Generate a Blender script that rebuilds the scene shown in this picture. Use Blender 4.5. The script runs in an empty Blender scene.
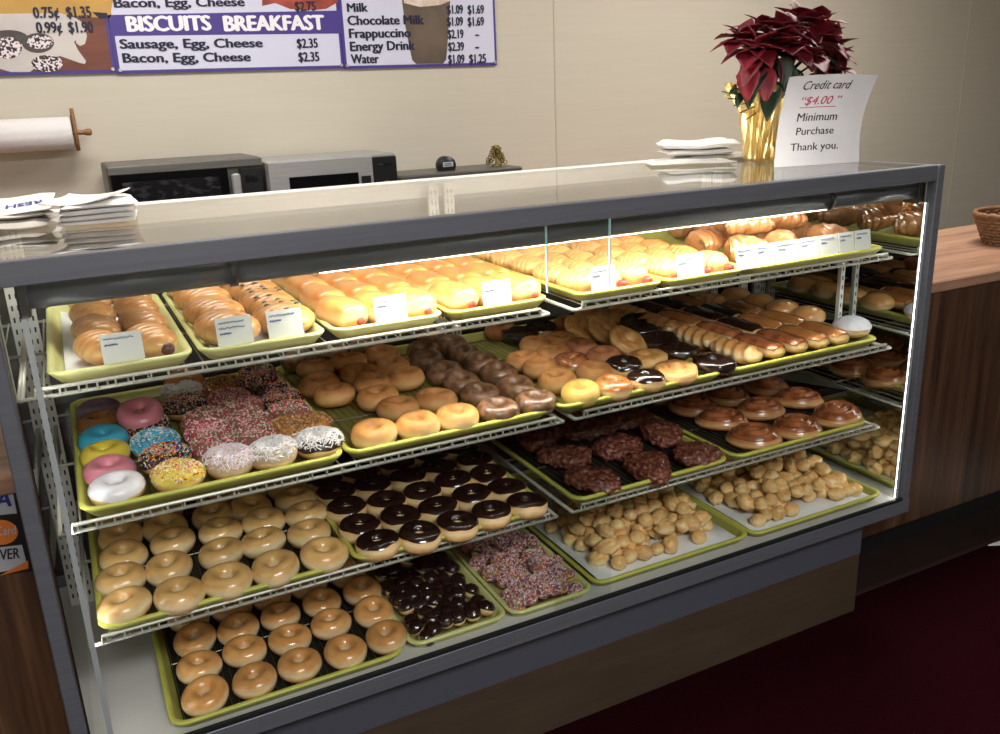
import bpy, bmesh, math, random
from mathutils import Vector, Matrix, noise
from math import sin, cos, pi, radians as R

random.seed(7)
S = bpy.context.scene
C = S.collection
FL = 0.837                       # height of the calibration plane (rim of the second shelf's trays) above the floor

# ------------------------------------------------------------------ camera
CAM = Vector((0.061022, -1.471473, 0.624585 + FL))
YAW, PIT, ROL, F = 0.455064, 0.302627, -0.041512, 870.295
fw = Vector((sin(YAW) * cos(PIT), cos(YAW) * cos(PIT), -sin(PIT)))
r0 = Vector((cos(YAW), -sin(YAW), 0)); u0 = r0.cross(fw)
rt = r0 * cos(ROL) + u0 * sin(ROL); up = u0 * cos(ROL) - r0 * sin(ROL)
cd = bpy.data.cameras.new('camera'); cam = bpy.data.objects.new('camera', cd); C.objects.link(cam)
cd.sensor_width = 36; cd.lens = F / 1000 * 36; cd.clip_start = 0.05
cam.matrix_world = Matrix(((rt.x, up.x, -fw.x, CAM.x), (rt.y, up.y, -fw.y, CAM.y), (rt.z, up.z, -fw.z, CAM.z), (0, 0, 0, 1)))
S.camera = cam

def ray(u, v): return fw + rt * ((u - 500) / F) - up * ((v - 367) / F)
def onz(u, v, z):
    d = ray(u, v); return CAM + d * ((z - CAM.z) / d.z)
def ony(u, v, y):
    d = ray(u, v); return CAM + d * ((y - CAM.y) / d.y)

# ------------------------------------------------------------------ world, lights, exposure
w = bpy.data.worlds.new('world'); S.world = w; w.use_nodes = True
w.node_tree.nodes['Background'].inputs[0].default_value = (0.9, 0.85, 0.8, 1)
w.node_tree.nodes['Background'].inputs[1].default_value = 0.05
S.view_settings.view_transform = 'Standard'; S.view_settings.look = 'None'
S.view_settings.exposure = 0.0; S.view_settings.gamma = 1; S.view_settings.use_curve_mapping = False
TUBE = 72.0                      # radiance of the fluorescent tube in the case
BAR = 30.0                       # radiance of the slim fill bars added in the front corners
def area(name, loc, size, power, col, rot=(0, 0, 0)):
    l = bpy.data.lights.new(name, 'AREA'); l.shape = 'RECTANGLE'; l.size, l.size_y = size; l.energy = power; l.color = col
    o = bpy.data.objects.new(name, l); C.objects.link(o); o.location = loc; o.rotation_euler = rot; return o
area('ceiling_lamp_light', (0.3, 0.9, 2.60), (1.2, 0.5), 33, (1.0, 0.955, 0.89))
area('ceiling_lamp_light', (2.9, 0.7, 2.60), (1.2, 0.5), 42, (1.0, 0.955, 0.89))
area('ceiling_lamp_light', (0.5, -2.5, 2.60), (1.6, 0.6), 95, (0.97, 0.97, 1.0))

# ------------------------------------------------------------------ node helpers
def newmat(name):
    m = bpy.data.materials.new(name); m.use_nodes = True
    nt = m.node_tree; return m, nt, nt.nodes['Principled BSDF']
def lin(c):
    return tuple(((x / 255) / 12.92 if x <= 10 else (((x / 255) + .055) / 1.055) ** 2.4) for x in c) + (1,)
def N(nt, t, **kw):
    n = nt.nodes.new(t)
    for k, v in kw.items(): setattr(n, k, v)
    return n
def ramp(nt, fac, cols, poss=None):
    n = N(nt, 'ShaderNodeValToRGB'); e = n.color_ramp.elements
    poss = poss or [i / (len(cols) - 1) for i in range(len(cols))]
    e[0].position, e[0].color = poss[0], cols[0]; e[1].position, e[1].color = poss[-1], cols[-1]
    for p, c in list(zip(poss, cols))[1:-1]:
        k = e.new(p); k.color = c
    nt.links.new(fac, n.inputs[0]); return n.outputs[0]
def noise_n(nt, vec, scale, detail=3, rough=.5):
    n = N(nt, 'ShaderNodeTexNoise'); n.inputs['Scale'].default_value = scale
    n.inputs['Detail'].default_value = detail; n.inputs['Roughness'].default_value = rough
    if vec is not None: nt.links.new(vec, n.inputs['Vector'])
    return n.outputs['Fac']
def mapped(nt, scale, kind='Object', loc=None):
    tc = N(nt, 'ShaderNodeTexCoord'); mp = N(nt, 'ShaderNodeMapping'); mp.inputs['Scale'].default_value = scale
    if loc: mp.inputs['Location'].default_value = loc
    nt.links.new(tc.outputs[kind], mp.inputs[0]); return mp.outputs[0]
def bump(nt, b, h, strength, dist):
    n = N(nt, 'ShaderNodeBump'); n.inputs['Strength'].default_value = strength; n.inputs['Distance'].default_value = dist
    nt.links.new(h, n.inputs['Height']); nt.links.new(n.outputs[0], b.inputs['Normal'])
def plain(name, rgb, rough=.5, metal=0, coat=0, spec=.5, emit=None, trans=0):
    m, nt, b = newmat(name); b.inputs['Base Color'].default_value = lin(rgb); b.inputs['Roughness'].default_value = rough
    b.inputs['Metallic'].default_value = metal; b.inputs['Coat Weight'].default_value = coat; b.inputs['Coat Roughness'].default_value = .08
    b.inputs['Specular IOR Level'].default_value = spec
    if emit: b.inputs['Emission Color'].default_value = lin(rgb); b.inputs['Emission Strength'].default_value = emit
    return m
def mottled(name, c1, c2, scale=30, rough=.5, coat=0, metal=0, bmp=0, bdist=.002, vec=(1, 1, 1), vary=.0, coatr=.12, detail=3, poss=None):
    """two-tone noise material; `vary` shifts brightness a little from object to object"""
    m, nt, b = newmat(name); mp = mapped(nt, vec)
    f = noise_n(nt, mp, scale, detail)
    col = ramp(nt, f, [lin(c1), lin(c2)], poss or [.32, .68])
    if vary:
        oi = N(nt, 'ShaderNodeObjectInfo'); mr = N(nt, 'ShaderNodeMapRange')
        mr.inputs['To Min'].default_value = 1 - vary; mr.inputs['To Max'].default_value = 1 + vary
        nt.links.new(oi.outputs['Random'], mr.inputs['Value'])
        hs = N(nt, 'ShaderNodeHueSaturation'); nt.links.new(mr.outputs[0], hs.inputs['Value']); nt.links.new(col, hs.inputs['Color']); col = hs.outputs[0]
    nt.links.new(col, b.inputs['Base Color'])
    b.inputs['Roughness'].default_value = rough; b.inputs['Metallic'].default_value = metal
    b.inputs['Coat Weight'].default_value = coat; b.inputs['Coat Roughness'].default_value = coatr
    if bmp: bump(nt, b, f, bmp, bdist)
    return m
def dough(name, base, dark, pale, band=(.3, .62), h=.04, rough=.45, coat=.0, vary=.1, scale=40, bmp=.15):
    """fried dough: browned on the top and the bottom with a pale waist line"""
    m, nt, b = newmat(name); tc = N(nt, 'ShaderNodeTexCoord')
    f = noise_n(nt, tc.outputs['Object'], scale, 4)
    browned = ramp(nt, f, [lin(dark), lin(base)], [.3, .6])
    sx = N(nt, 'ShaderNodeSeparateXYZ'); nt.links.new(tc.outputs['Object'], sx.inputs[0])
    lo = noise_n(nt, tc.outputs['Object'], 22, 2)
    ad = N(nt, 'ShaderNodeMath', operation='MULTIPLY_ADD'); ad.inputs[1].default_value = .016; nt.links.new(lo, ad.inputs[0]); nt.links.new(sx.outputs['Z'], ad.inputs[2])
    mr = N(nt, 'ShaderNodeMapRange'); mr.inputs['From Max'].default_value = h * 1.2; nt.links.new(ad.outputs[0], mr.inputs['Value'])
    k = (0, 0, 0, 1); o = (1, 1, 1, 1); mid = (band[0] + band[1]) / 2 + .14
    bf = ramp(nt, mr.outputs[0], [k, o, k], [mid - .24, mid, mid + .24])
    mx = N(nt, 'ShaderNodeMix', data_type='RGBA'); nt.links.new(bf, mx.inputs[0]); nt.links.new(browned, mx.inputs[6]); mx.inputs[7].default_value = lin(pale)
    oi = N(nt, 'ShaderNodeObjectInfo'); vr = N(nt, 'ShaderNodeMapRange'); vr.inputs['To Min'].default_value = 1 - vary; vr.inputs['To Max'].default_value = 1 + vary
    nt.links.new(oi.outputs['Random'], vr.inputs['Value'])
    hs = N(nt, 'ShaderNodeHueSaturation'); nt.links.new(vr.outputs[0], hs.inputs['Value']); nt.links.new(mx.outputs[2], hs.inputs['Color'])
    nt.links.new(hs.outputs[0], b.inputs['Base Color'])
    b.inputs['Roughness'].default_value = rough; b.inputs['Coat Weight'].default_value = coat; b.inputs['Coat Roughness'].default_value = .09
    bump(nt, b, f, bmp, .002)
    return m
def wood(name, cols, across, along, rough=.5, axis='X', plank=None, coat=0):
    m, nt, b = newmat(name)
    sc = {'X': (along, across, across), 'Y': (across, along, across), 'Z': (across, across, along)}[axis]
    mp = mapped(nt, sc); f = noise_n(nt, mp, 1.0, 6, .62)
    col = ramp(nt, f, [lin(c) for c in cols], [.28, .5, .72] if len(cols) == 3 else None)
    if plank:
        mp2 = mapped(nt, plank); vz = N(nt, 'ShaderNodeTexVoronoi', voronoi_dimensions='1D') ; vz.inputs['Scale'].default_value = 1
        sp = N(nt, 'ShaderNodeSeparateXYZ'); nt.links.new(mp2, sp.inputs[0])
        nt.links.new(sp.outputs['X'], vz.inputs['W'])
        mr = N(nt, 'ShaderNodeMapRange'); mr.inputs['To Min'].default_value = .45; mr.inputs['To Max'].default_value = 1.4
        bw = N(nt, 'ShaderNodeRGBToBW'); nt.links.new(vz.outputs['Color'], bw.inputs[0]); nt.links.new(bw.outputs[0], mr.inputs['Value'])
        hs = N(nt, 'ShaderNodeHueSaturation'); nt.links.new(mr.outputs[0], hs.inputs['Value']); nt.links.new(col, hs.inputs['Color']); col = hs.outputs[0]
    nt.links.new(col, b.inputs['Base Color']); b.inputs['Roughness'].default_value = rough; b.inputs['Coat Weight'].default_value = coat
    bump(nt, b, f, .1, .002); return m
def glass_mat(name, tint):
    m, nt, b = newmat(name); nt.nodes.remove(b); out = nt.nodes['Material Output']
    lw = N(nt, 'ShaderNodeLayerWeight'); lw.inputs['Blend'].default_value = .5
    p = N(nt, 'ShaderNodeMath', operation='POWER'); p.inputs[1].default_value = 5; nt.links.new(lw.outputs['Facing'], p.inputs[0])
    ma = N(nt, 'ShaderNodeMath', operation='MULTIPLY_ADD'); ma.inputs[1].default_value = .95; ma.inputs[2].default_value = .022; nt.links.new(p.outputs[0], ma.inputs[0])
    t = N(nt, 'ShaderNodeBsdfTransparent'); t.inputs[0].default_value = tint
    g = N(nt, 'ShaderNodeBsdfGlossy'); g.inputs['Roughness'].default_value = .01; g.inputs[0].default_value = (1, 1, 1, 1)
    mx = N(nt, 'ShaderNodeMixShader'); nt.links.new(ma.outputs[0], mx.inputs[0]); nt.links.new(t.outputs[0], mx.inputs[1]); nt.links.new(g.outputs[0], mx.inputs[2])
    nt.links.new(mx.outputs[0], out.inputs[0]); return m

M = {}
M['wall'] = mottled('wall_vinyl', (201, 194, 179), (198, 191, 175), 1.0, .7, vec=(3, 3, 60), bmp=.02)
M['seam'] = plain('seam', (188, 180, 163), .7)
M['ceiling'] = mottled('ceiling_tile', (205, 200, 190), (190, 186, 176), 40, .9)
M['carpet'] = mottled('carpet', (42, 3, 12), (17, 1, 4), 260, 1.0, bmp=.6, bdist=.004, detail=6); M['carpet'].node_tree.nodes['Principled BSDF'].inputs['Specular IOR Level'].default_value = .05
M['tile'] = mottled('floor_tile', (40, 24, 18), (30, 17, 12), 9, .6)
M['edging'] = plain('edging', (52, 36, 34), .5)
M['alu'] = mottled('grey_aluminium', (110, 112, 120), (102, 104, 112), 3, .42, metal=.35, vec=(1, 40, 40))
M['alu_dark'] = plain('grey_panel', (84, 85, 96), .5, metal=.2)
M['black'] = plain('black_plastic', (16, 16, 17), .4)
M['gasket'] = plain('gasket', (24, 24, 26), .5)
M['housing'] = mottled('lamp_housing', (78, 80, 84), (72, 74, 78), 4, .36, metal=.2, vec=(.2, 2, 2))
M['channel'] = plain('light_channel', (196, 198, 204), .3, metal=.3)
M['chrome'] = plain('chrome', (225, 226, 230), .12, metal=1)
M['wire'] = plain('wire_enamel', (184, 181, 168), .35, metal=.2)
M['rack'] = plain('rack_wire', (118, 114, 98), .4, metal=.7)
M['white'] = plain('white_enamel', (226, 225, 220), .35)
M['deck'] = mottled('deck_laminate', (212, 208, 204), (202, 197, 194), 5, .3)
M['darkdoor'] = plain('smoked_door', (44, 38, 34), .25)
M['slot'] = plain('slot', (12, 12, 12), .8)
M['lime'] = mottled('lime_fiberglass', (200, 198, 92), (190, 189, 82), 25, .4, coat=.1)
M['pan'] = mottled('shaded_lime_pan', (168, 164, 84), (150, 146, 72), 14, .5)  # darker lime than the rim, shade put into the colour
M['palepan'] = mottled('shaded_pale_pan', (214, 210, 142), (202, 198, 128), 14, .5)  # pale pan darkened slightly for shade in the same way
M['mat'] = mottled('tray_shade', (34, 36, 28), (26, 27, 22), 20, .5)  # dark tone standing for the shade between the pastries
M['palelime'] = mottled('pale_lime_fiberglass', (222, 220, 150), (212, 212, 134), 25, .35, coat=.2)
M['paper'] = mottled('white_paper', (236, 234, 230), (226, 224, 221), 12, .8)
M['signpaper'] = mottled('sign_paper', (212, 210, 212), (206, 204, 207), 12, .8)
M['card'] = plain('card_stock', (222, 222, 214), .6)
M['ink'] = plain('blue_ink', (86, 104, 150), .7)
M['mirror'] = plain('mirror', (200, 204, 200), .015, metal=1)
M['glass'] = glass_mat('case_glass', (.955, .97, .96, 1))
M['glassedge'] = plain('glass_edge', (170, 214, 220), .2, coat=.6)
mt, nt, b = newmat('fluorescent_tube'); b.inputs['Emission Color'].default_value = (1.0, .95, .86, 1); b.inputs['Emission Strength'].default_value = TUBE; M['tube'] = mt
mt, nt, b = newmat('fill_light_bar'); b.inputs['Emission Color'].default_value = (1.0, .97, .92, 1); b.inputs['Emission Strength'].default_value = BAR; M['bar'] = mt
mt, nt, b = newmat('ceiling_diffuser'); b.inputs['Emission Color'].default_value = (1, .95, .88, 1); b.inputs['Emission Strength'].default_value = 3; M['diffuser'] = mt
M['ctrtop'] = wood('counter_laminate', [(132, 96, 76), (166, 126, 102), (186, 148, 122)], 26, 2.2, .35)
M['ctrface'] = wood('walnut_boards', [(42, 27, 18), (74, 50, 34), (104, 73, 50)], 34, 1.6, .45, 'Z', (9, 1, 1))
M['basewood'] = wood('base_plywood', [(58, 46, 33), (68, 54, 40), (76, 62, 46)], 40, 4, .6)
M['kick'] = plain('toe_kick', (12, 11, 12), .6)
M['steel'] = mottled('brushed_steel', (188, 188, 188), (170, 170, 171), 3, .4, metal=.6, vec=(2, 90, 90))
M['darksteel'] = mottled('dark_steel', (122, 120, 116), (108, 106, 103), 3, .4, metal=.7, vec=(2, 90, 90))
M['blackglass'] = plain('oven_glass', (14, 14, 16), .08, coat=.5)
M['screen'] = mottled('printed_film', (24, 24, 26), (70, 70, 74), 26, .15, vec=(1, 1, 2), poss=[.5, .78])
M['pinewood'] = wood('turned_wood', [(104, 70, 40), (134, 94, 56), (154, 112, 70)], 60, 10, .5)
M['gold'] = mottled('gold_foil', (240, 222, 168), (224, 198, 128), 30, .32, metal=.85)
M['darkgold'] = mottled('aged_gold', (178, 156, 92), (92, 86, 48), 120, .4, metal=.7)
M['bract'] = mottled('red_bract', (122, 15, 34), (84, 6, 20), 26, .55, vary=.15)
M['leaf'] = mottled('green_leaf', (34, 58, 38), (20, 38, 24), 26, .5, vary=.2)
M['cyathia'] = plain('flower_buds', (196, 190, 90), .5)
M['soil'] = mottled('soil', (50, 38, 28), (30, 22, 16), 90, .9)
M['purple'] = plain('menu_purple', (68, 51, 134), .5)
M['lav'] = plain('menu_lavender', (206, 207, 228), .5)
M['navy'] = plain('menu_navy', (20, 16, 50), .6)
M['menuwhite'] = plain('menu_white', (236, 234, 240), .5)
M['menuplate'] = mottled('menu_plate_print', (204, 198, 194), (188, 182, 178), 6, .5)
M['menuyellow'] = mottled('menu_yellow', (196, 154, 72), (180, 138, 60), 6, .5)
M['menubrown'] = wood('menu_table_print', [(92, 46, 34), (112, 60, 44), (126, 70, 50)], 18, 3, .5)
M['menucup'] = mottled('menu_cup_print', (104, 88, 74), (80, 66, 54), 8, .5)
M['menufoam'] = mottled('menu_foam_print', (196, 176, 158), (226, 214, 204), 30, .5)
M['menubacon'] = mottled('menu_bacon_print', (172, 76, 56), (120, 44, 34), 14, .5)
M['menudonut'] = mottled('menu_sprinkle_print', (226, 214, 220), (40, 26, 28), 120, .5, detail=1, poss=[.46, .54])
M['redink'] = plain('red_ink', (176, 66, 92), .6)
M['blackink'] = plain('black_ink', (28, 28, 32), .6)
M['blueprint'] = plain('blue_print', (56, 62, 160), .6)
M['kraft'] = mottled('greyish_paper', (204, 200, 190), (190, 184, 172), 20, .8)  # slightly greyer paper for the lower bags and the towel core
M['wicker'] = wood('wicker', [(78, 52, 34), (122, 86, 56), (150, 112, 76)], 90, 20, .6)
M['stickblack'] = plain('sticker_black', (26, 26, 28), .4)
M['stickwhite'] = plain('sticker_white', (176, 176, 182), .4)
M['stickblue'] = plain('sticker_blue', (40, 44, 120), .4)
M['stickorange'] = plain('sticker_orange', (214, 120, 50), .4)
# pastry
M['glazed'] = dough('glazed_dough', (230, 170, 104), (212, 142, 76), (246, 220, 176), coat=1.0, rough=.3)
M['glazedpale'] = dough('pale_glazed_dough', (232, 186, 120), (216, 164, 96), (246, 224, 180), coat=.9, rough=.32)
M['bread'] = dough('fried_dough', (214, 156, 88), (192, 128, 64), (238, 208, 150), coat=.1, rough=.5)
M['palebread'] = dough('pale_fried_dough', (226, 178, 112), (212, 152, 86), (240, 214, 160), coat=.1, rough=.5)
M['cake'] = dough('cake_dough', (206, 144, 84), (178, 112, 60), (222, 174, 116), rough=.6, coat=.05, bmp=.4)
M['yellowcake'] = dough('yellow_cake', (236, 192, 100), (222, 168, 78), (240, 206, 130), rough=.5, coat=.2)
M['oldfash'] = dough('old_fashioned_dough', (216, 160, 92), (158, 98, 48), (236, 192, 128), rough=.5, coat=.35, bmp=.6)
M['cinn'] = mottled('cinnamon_crust', (158, 92, 56), (190, 126, 84), 30, .7, vary=.1, bmp=.4)
M['brownglz'] = mottled('glazed_blueberry_cake', (158, 116, 84), (104, 70, 48), 55, .38, coat=.7, vary=.15, bmp=.5, poss=[.35, .6])
M['choc'] = mottled('chocolate_icing', (46, 26, 22), (34, 18, 15), 20, .2, coat=.9, bmp=.5, bdist=.003, coatr=.06, vary=.15)
M['chocmatte'] = mottled('chocolate_matte', (50, 32, 28), (36, 22, 20), 60, .35, coat=.4, bmp=.4)
M['caramel'] = mottled('caramel_icing', (198, 130, 72), (178, 108, 56), 16, .22, coat=.8, bmp=.3)
M['pinkice'] = plain('pink_icing', (226, 136, 152), .3, coat=.6)
M['whiteice'] = plain('white_icing', (232, 226, 232), .3, coat=.6)
M['yellowice'] = plain('yellow_icing', (232, 204, 74), .35, coat=.5)
M['blueice'] = plain('blue_icing', (64, 170, 206), .35, coat=.5)
M['creamice'] = plain('cream_icing', (206, 178, 146), .5)
M['roseice'] = plain('rose_icing', (150, 92, 82), .5)
M['mauveice'] = plain('mauve_icing', (140, 92, 88), .5)
M['lilacice'] = plain('lilac_icing', (150, 120, 150), .35, coat=.5)
M['fritter'] = mottled('fritter_glaze', (96, 46, 35), (168, 106, 82), 90, .38, coat=.6, bmp=1.0, bdist=.006, vary=.12, detail=6, poss=[.42, .7])
M['roll'] = dough('roll_dough', (200, 132, 76), (176, 102, 54), (218, 168, 112), coat=.5, rough=.35, h=.03)
M['rollglz'] = mottled('roll_glaze', (184, 110, 68), (138, 74, 44), 34, .22, coat=.8, bmp=.4, poss=[.4, .62])
M['crescent'] = dough('baked_crescent', (206, 146, 80), (176, 108, 50), (222, 176, 112), coat=.3, rough=.4, h=.05)
M['bun'] = dough('baked_bun', (214, 150, 74), (182, 106, 42), (240, 206, 150), coat=.35, rough=.38, h=.05, scale=14)
M['wrapped'] = mottled('film_wrapped_crust', (196, 134, 84), (158, 94, 54), 30, .3, coat=1.0, bmp=.6, bdist=.006, coatr=.05, vary=.1)
M['sausage'] = mottled('sausage', (176, 60, 40), (150, 44, 32), 40, .35)
M['darksausage'] = mottled('smoked_sausage', (92, 44, 34), (70, 30, 26), 40, .35)
M['pepper'] = plain('green_pepper', (58, 70, 38), .5)
M['powder'] = mottled('powdered_sugar', (240, 240, 246), (226, 226, 236), 60, .9)
M['hole'] = dough('donut_hole_dough', (240, 198, 130), (222, 164, 98), (246, 220, 164), coat=.2, rough=.45, h=.03, vary=.12, scale=60)
SPR = {'rainbow': [(226, 60, 70), (240, 228, 215), (240, 196, 70), (80, 160, 110), (236, 140, 170), (70, 110, 190), (240, 130, 60)],
       'redmix': [(214, 60, 70), (240, 226, 216), (236, 212, 186), (240, 160, 170), (130, 76, 64), (90, 140, 90)],
       'pinkmix': [(240, 170, 178), (232, 120, 136), (240, 226, 222), (240, 222, 206), (206, 70, 84)],
       'bluemix': [(70, 170, 210), (230, 230, 226), (60, 110, 130), (110, 200, 220), (240, 210, 190)],
       'yellowmix': [(240, 222, 110), (226, 60, 60), (240, 236, 220), (240, 160, 70), (240, 232, 190)],
       'coconut': [(240, 236, 234), (232, 226, 226)], 'pinkcoconut': [(240, 232, 234), (236, 208, 216)],
       'nuts': [(196, 150, 100), (168, 116, 72), (214, 174, 122), (140, 92, 56)],
       'holemix': [(226, 170, 180), (236, 224, 222), (176, 130, 160), (206, 70, 76), (236, 180, 120), (236, 224, 222), (110, 66, 60)],
       'darkmix': [(214, 180, 180), (200, 90, 90), (220, 210, 190), (90, 70, 70), (220, 160, 90)]}
for k, cols in SPR.items():
    for i, c in enumerate(cols): M['spr_%s%d' % (k, i)] = plain('sprinkle_%s' % k, c, .4)

# ------------------------------------------------------------------ mesh builder
class MB:
    def __init__(s): s.v = []; s.f = []; s.mi = []; s.cur = 0
    def add(s, vs, fs):
        o = len(s.v); s.v += [tuple(p) for p in vs]
        for f in fs: s.f.append(tuple(i + o for i in f)); s.mi.append(s.cur)
        return s
    def box(s, x0, x1, y0, y1, z0, z1):
        return s.add([(x0, y0, z0), (x1, y0, z0), (x1, y1, z0), (x0, y1, z0), (x0, y0, z1), (x1, y0, z1), (x1, y1, z1), (x0, y1, z1)],
                     [(0, 3, 2, 1), (4, 5, 6, 7), (0, 1, 5, 4), (1, 2, 6, 5), (2, 3, 7, 6), (3, 0, 4, 7)])
    def bbox(s, x0, x1, y0, y1, z0, z1, c=.004):
        """box with chamfered vertical and top edges"""
        def lp(d, z): return [(x0 + d + c, y0 + d, z), (x1 - d - c, y0 + d, z), (x1 - d, y0 + d + c, z), (x1 - d, y1 - d - c, z), (x1 - d - c, y1 - d, z), (x0 + d + c, y1 - d, z), (x0 + d, y1 - d - c, z), (x0 + d, y0 + d + c, z)]
        return s.loops([lp(c, z0), lp(0, z0 + c), lp(0, z1 - c), lp(c, z1)])
    def loops(s, ls, cap0=True, cap1=True, close=False):
        n = len(ls[0]); vs = [p for l in ls for p in l]; fs = []
        m = len(ls)
        for i in range(m if close else m - 1):
            a, b2 = i * n, ((i + 1) % m) * n
            for j in range(n): fs.append((a + j, a + (j + 1) % n, b2 + (j + 1) % n, b2 + j))
        if not close:
            if cap0: fs.append(tuple(range(n - 1, -1, -1)))
            if cap1: fs.append(tuple((m - 1) * n + j for j in range(n)))
        return s.add(vs, fs)
    def grid(s, rows, closed_u=False):
        n = len(rows[0]); vs = [p for r in rows for p in r]; fs = []
        for i in range(len(rows) - 1):
            for j in range(n if closed_u else n - 1):
                fs.append((i * n + j, i * n + (j + 1) % n, (i + 1) * n + (j + 1) % n, (i + 1) * n + j))
        return s.add(vs, fs)
    def tube(s, pts, r, n=6, rs=None):
        pts = [Vector(p) for p in pts]; ls = []
        ref = None
        for i, p in enumerate(pts):
            a = pts[max(i - 1, 0)]; b2 = pts[min(i + 1, len(pts) - 1)]; d = (b2 - a).normalized()
            if ref is None: ref = Vector((0, 0, 1)) if abs(d.z) < .9 else Vector((1, 0, 0))
            x = d.cross(ref).normalized(); y = x.cross(d).normalized(); ref = y
            rr = rs[i] if rs else r
            ls.append([p + (x * cos(2 * pi * k / n) + y * sin(2 * pi * k / n)) * rr for k in range(n)])
        return s.loops(ls)
    def lathe(s, prof, n=24, c=(0, 0, 0), wob=None):
        ls = []
        for i, (r, z) in enumerate(prof):
            ls.append([(c[0] + (r * (wob(a, i) if wob else 1)) * cos(a), c[1] + (r * (wob(a, i) if wob else 1)) * sin(a), c[2] + z) for a in [2 * pi * k / n for k in range(n)]])
        return s.loops(ls)
    def poly(s, pts, d):
        """flat outline extruded along d"""
        d = Vector(d); return s.loops([[Vector(p) for p in pts], [Vector(p) + d for p in pts]])
    def mesh(s, name, mats, smooth=True):
        me = bpy.data.meshes.new(name); me.from_pydata(s.v, [], s.f); me.update()
        bm = bmesh.new(); bm.from_mesh(me); bmesh.ops.recalc_face_normals(bm, faces=bm.faces); bm.to_mesh(me); bm.free()
        for m in (mats if isinstance(mats, (list, tuple)) else [mats]): me.materials.append(m)
        me.polygons.foreach_set('material_index', s.mi)
        if smooth: me.shade_smooth()
        return me
    def build(s, name, mats, parent=None, smooth=False):
        return put(name, s.mesh(name, mats, smooth), parent)

def put(name, me, parent=None, loc=None):
    o = bpy.data.objects.new(name, me); C.objects.link(o)
    if parent: o.parent = parent
    if loc: o.location = loc
    return o
def tag(o, label, cat, group=None):
    o['label'] = label; o['category'] = cat
    if group: o['group'] = group
    return o
def thing(name, label, cat, loc=(0, 0, 0), rz=0, group=None):
    o = bpy.data.objects.new(name, None); C.objects.link(o); o.location = loc; o.rotation_euler = (0, 0, rz); o.empty_display_size = .02
    return tag(o, label, cat, group)
def struct(o): o['kind'] = 'structure'; return o
def copy_tree(o, parent=None):
    c = o.copy(); C.objects.link(c)
    if parent: c.parent = parent
    for ch in list(o.children): copy_tree(ch, c)
    return c
ORD = ['first', 'second', 'third', 'fourth', 'fifth', 'sixth', 'seventh', 'eighth', 'ninth']
def ordn(i, n): return 'leftmost' if i == 0 else ('rightmost' if i == n - 1 else ORD[i] + ' from left')
def rown(j): return 'front row' if j == 0 else ORD[j] + ' row'

DG = bpy.context.evaluated_depsgraph_get
def text_mesh(body, bold=0.0, shear=0.0, space=1.0):
    """letters as flat polygons: verts (x, y) with baseline y=0; bold repeats the outline a little to both sides"""
    cu = bpy.data.curves.new('lettering', 'FONT'); cu.body = body; cu.size = 1; cu.shear = shear; cu.space_character = space
    cu.resolution_u = 3
    o = bpy.data.objects.new('lettering', cu); C.objects.link(o)
    me = bpy.data.meshes.new_from_object(o.evaluated_get(DG())); bpy.data.objects.remove(o); bpy.data.curves.remove(cu)
    v0 = [(v.co.x, v.co.y) for v in me.vertices]; f0 = [tuple(p.vertices) for p in me.polygons]; bpy.data.meshes.remove(me)
    vs, fs = [], []
    for k, (dx, dy) in enumerate(((0, 0),) if not bold else ((-bold, 0), (0, bold * .4), (0, -bold * .4), (bold, 0))):
        n = len(vs); vs += [(x + dx, y + dy, k * .00012) for x, y in v0]; fs += [tuple(i + n for i in f) for f in f0]
    return vs, fs
def lettering(mb, body, p0, p1, height, nrm, upv=Vector((0, 0, 1)), bold=.02, shear=0, space=1.0, th=.0008):
    """adds raised letters from the baseline point p0 to p1 on a flat face with normal nrm"""
    vs, fs = text_mesh(body, bold, shear, space); x0 = min(v[0] for v in vs); x1 = max(v[0] for v in vs)
    d = Vector(p1) - Vector(p0); k = d.length / (x1 - x0); d.normalize(); nrm = Vector(nrm).normalized(); u = nrm.cross(d).normalized()
    if u.dot(upv) < 0: u = -u
    hk = height / .72
    mb.add([Vector(p0) + d * ((x - x0) * k) + u * (y * hk) + nrm * (th + z) for x, y, z in vs], fs)

# ------------------------------------------------------------------ room shell
WY = 2.10
def wallbox(name, mat, *b): return struct(MB().box(*b).build(name, mat))
wallbox('floor', M['carpet'], -2.6, 6.6, -3.6, 0.105, -.05, 0)
struct(MB().box(-2.6, 6.6, .105, WY, -.05, .0).build('floor_tiled', M['tile']))
wallbox('ceiling', M['ceiling'], -2.6, 6.6, -3.6, WY, 2.7, 2.75)
wallbox('wall_back', M['wall'], -2.6, 6.6, WY, WY + .1, 0, 2.7)
wallbox('wall_front', M['wall'], -2.6, 6.6, -3.7, -3.6, 0, 2.7)
wallbox('wall_left', M['wall'], -2.7, -2.6, -3.6, WY, 0, 2.7)
wallbox('wall_right', M['wall'], 6.6, 6.7, -3.6, WY, 0, 2.7)
for n, px in enumerate((555, 963)):
    x = ony(px, 80, WY).x
    struct(MB().box(x - .003, x + .003, WY - .0025, WY, 0, 2.7).build('trim_%d' % (n + 1), M['seam']))
struct(MB().box(1.9, 5.1, .100, .112, -.001, .004).build('trim_3', M['edging']))
for x, y, wl in ((.3, .9, 'left end of the back counter'), (2.9, .7, 'right wood counter'), (.5, -2.5, 'customer side')):
    t = thing('ceiling_light', 'white flush ceiling light panel over the ' + wl, 'light', (x, y, 2.7))
    MB().box(-.62, .62, -.27, .27, -.03, 0).build('frame', M['white'], t)
    MB().box(-.58, .58, -.23, .23, -.034, -.03).build('diffuser', M['diffuser'], t)

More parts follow.
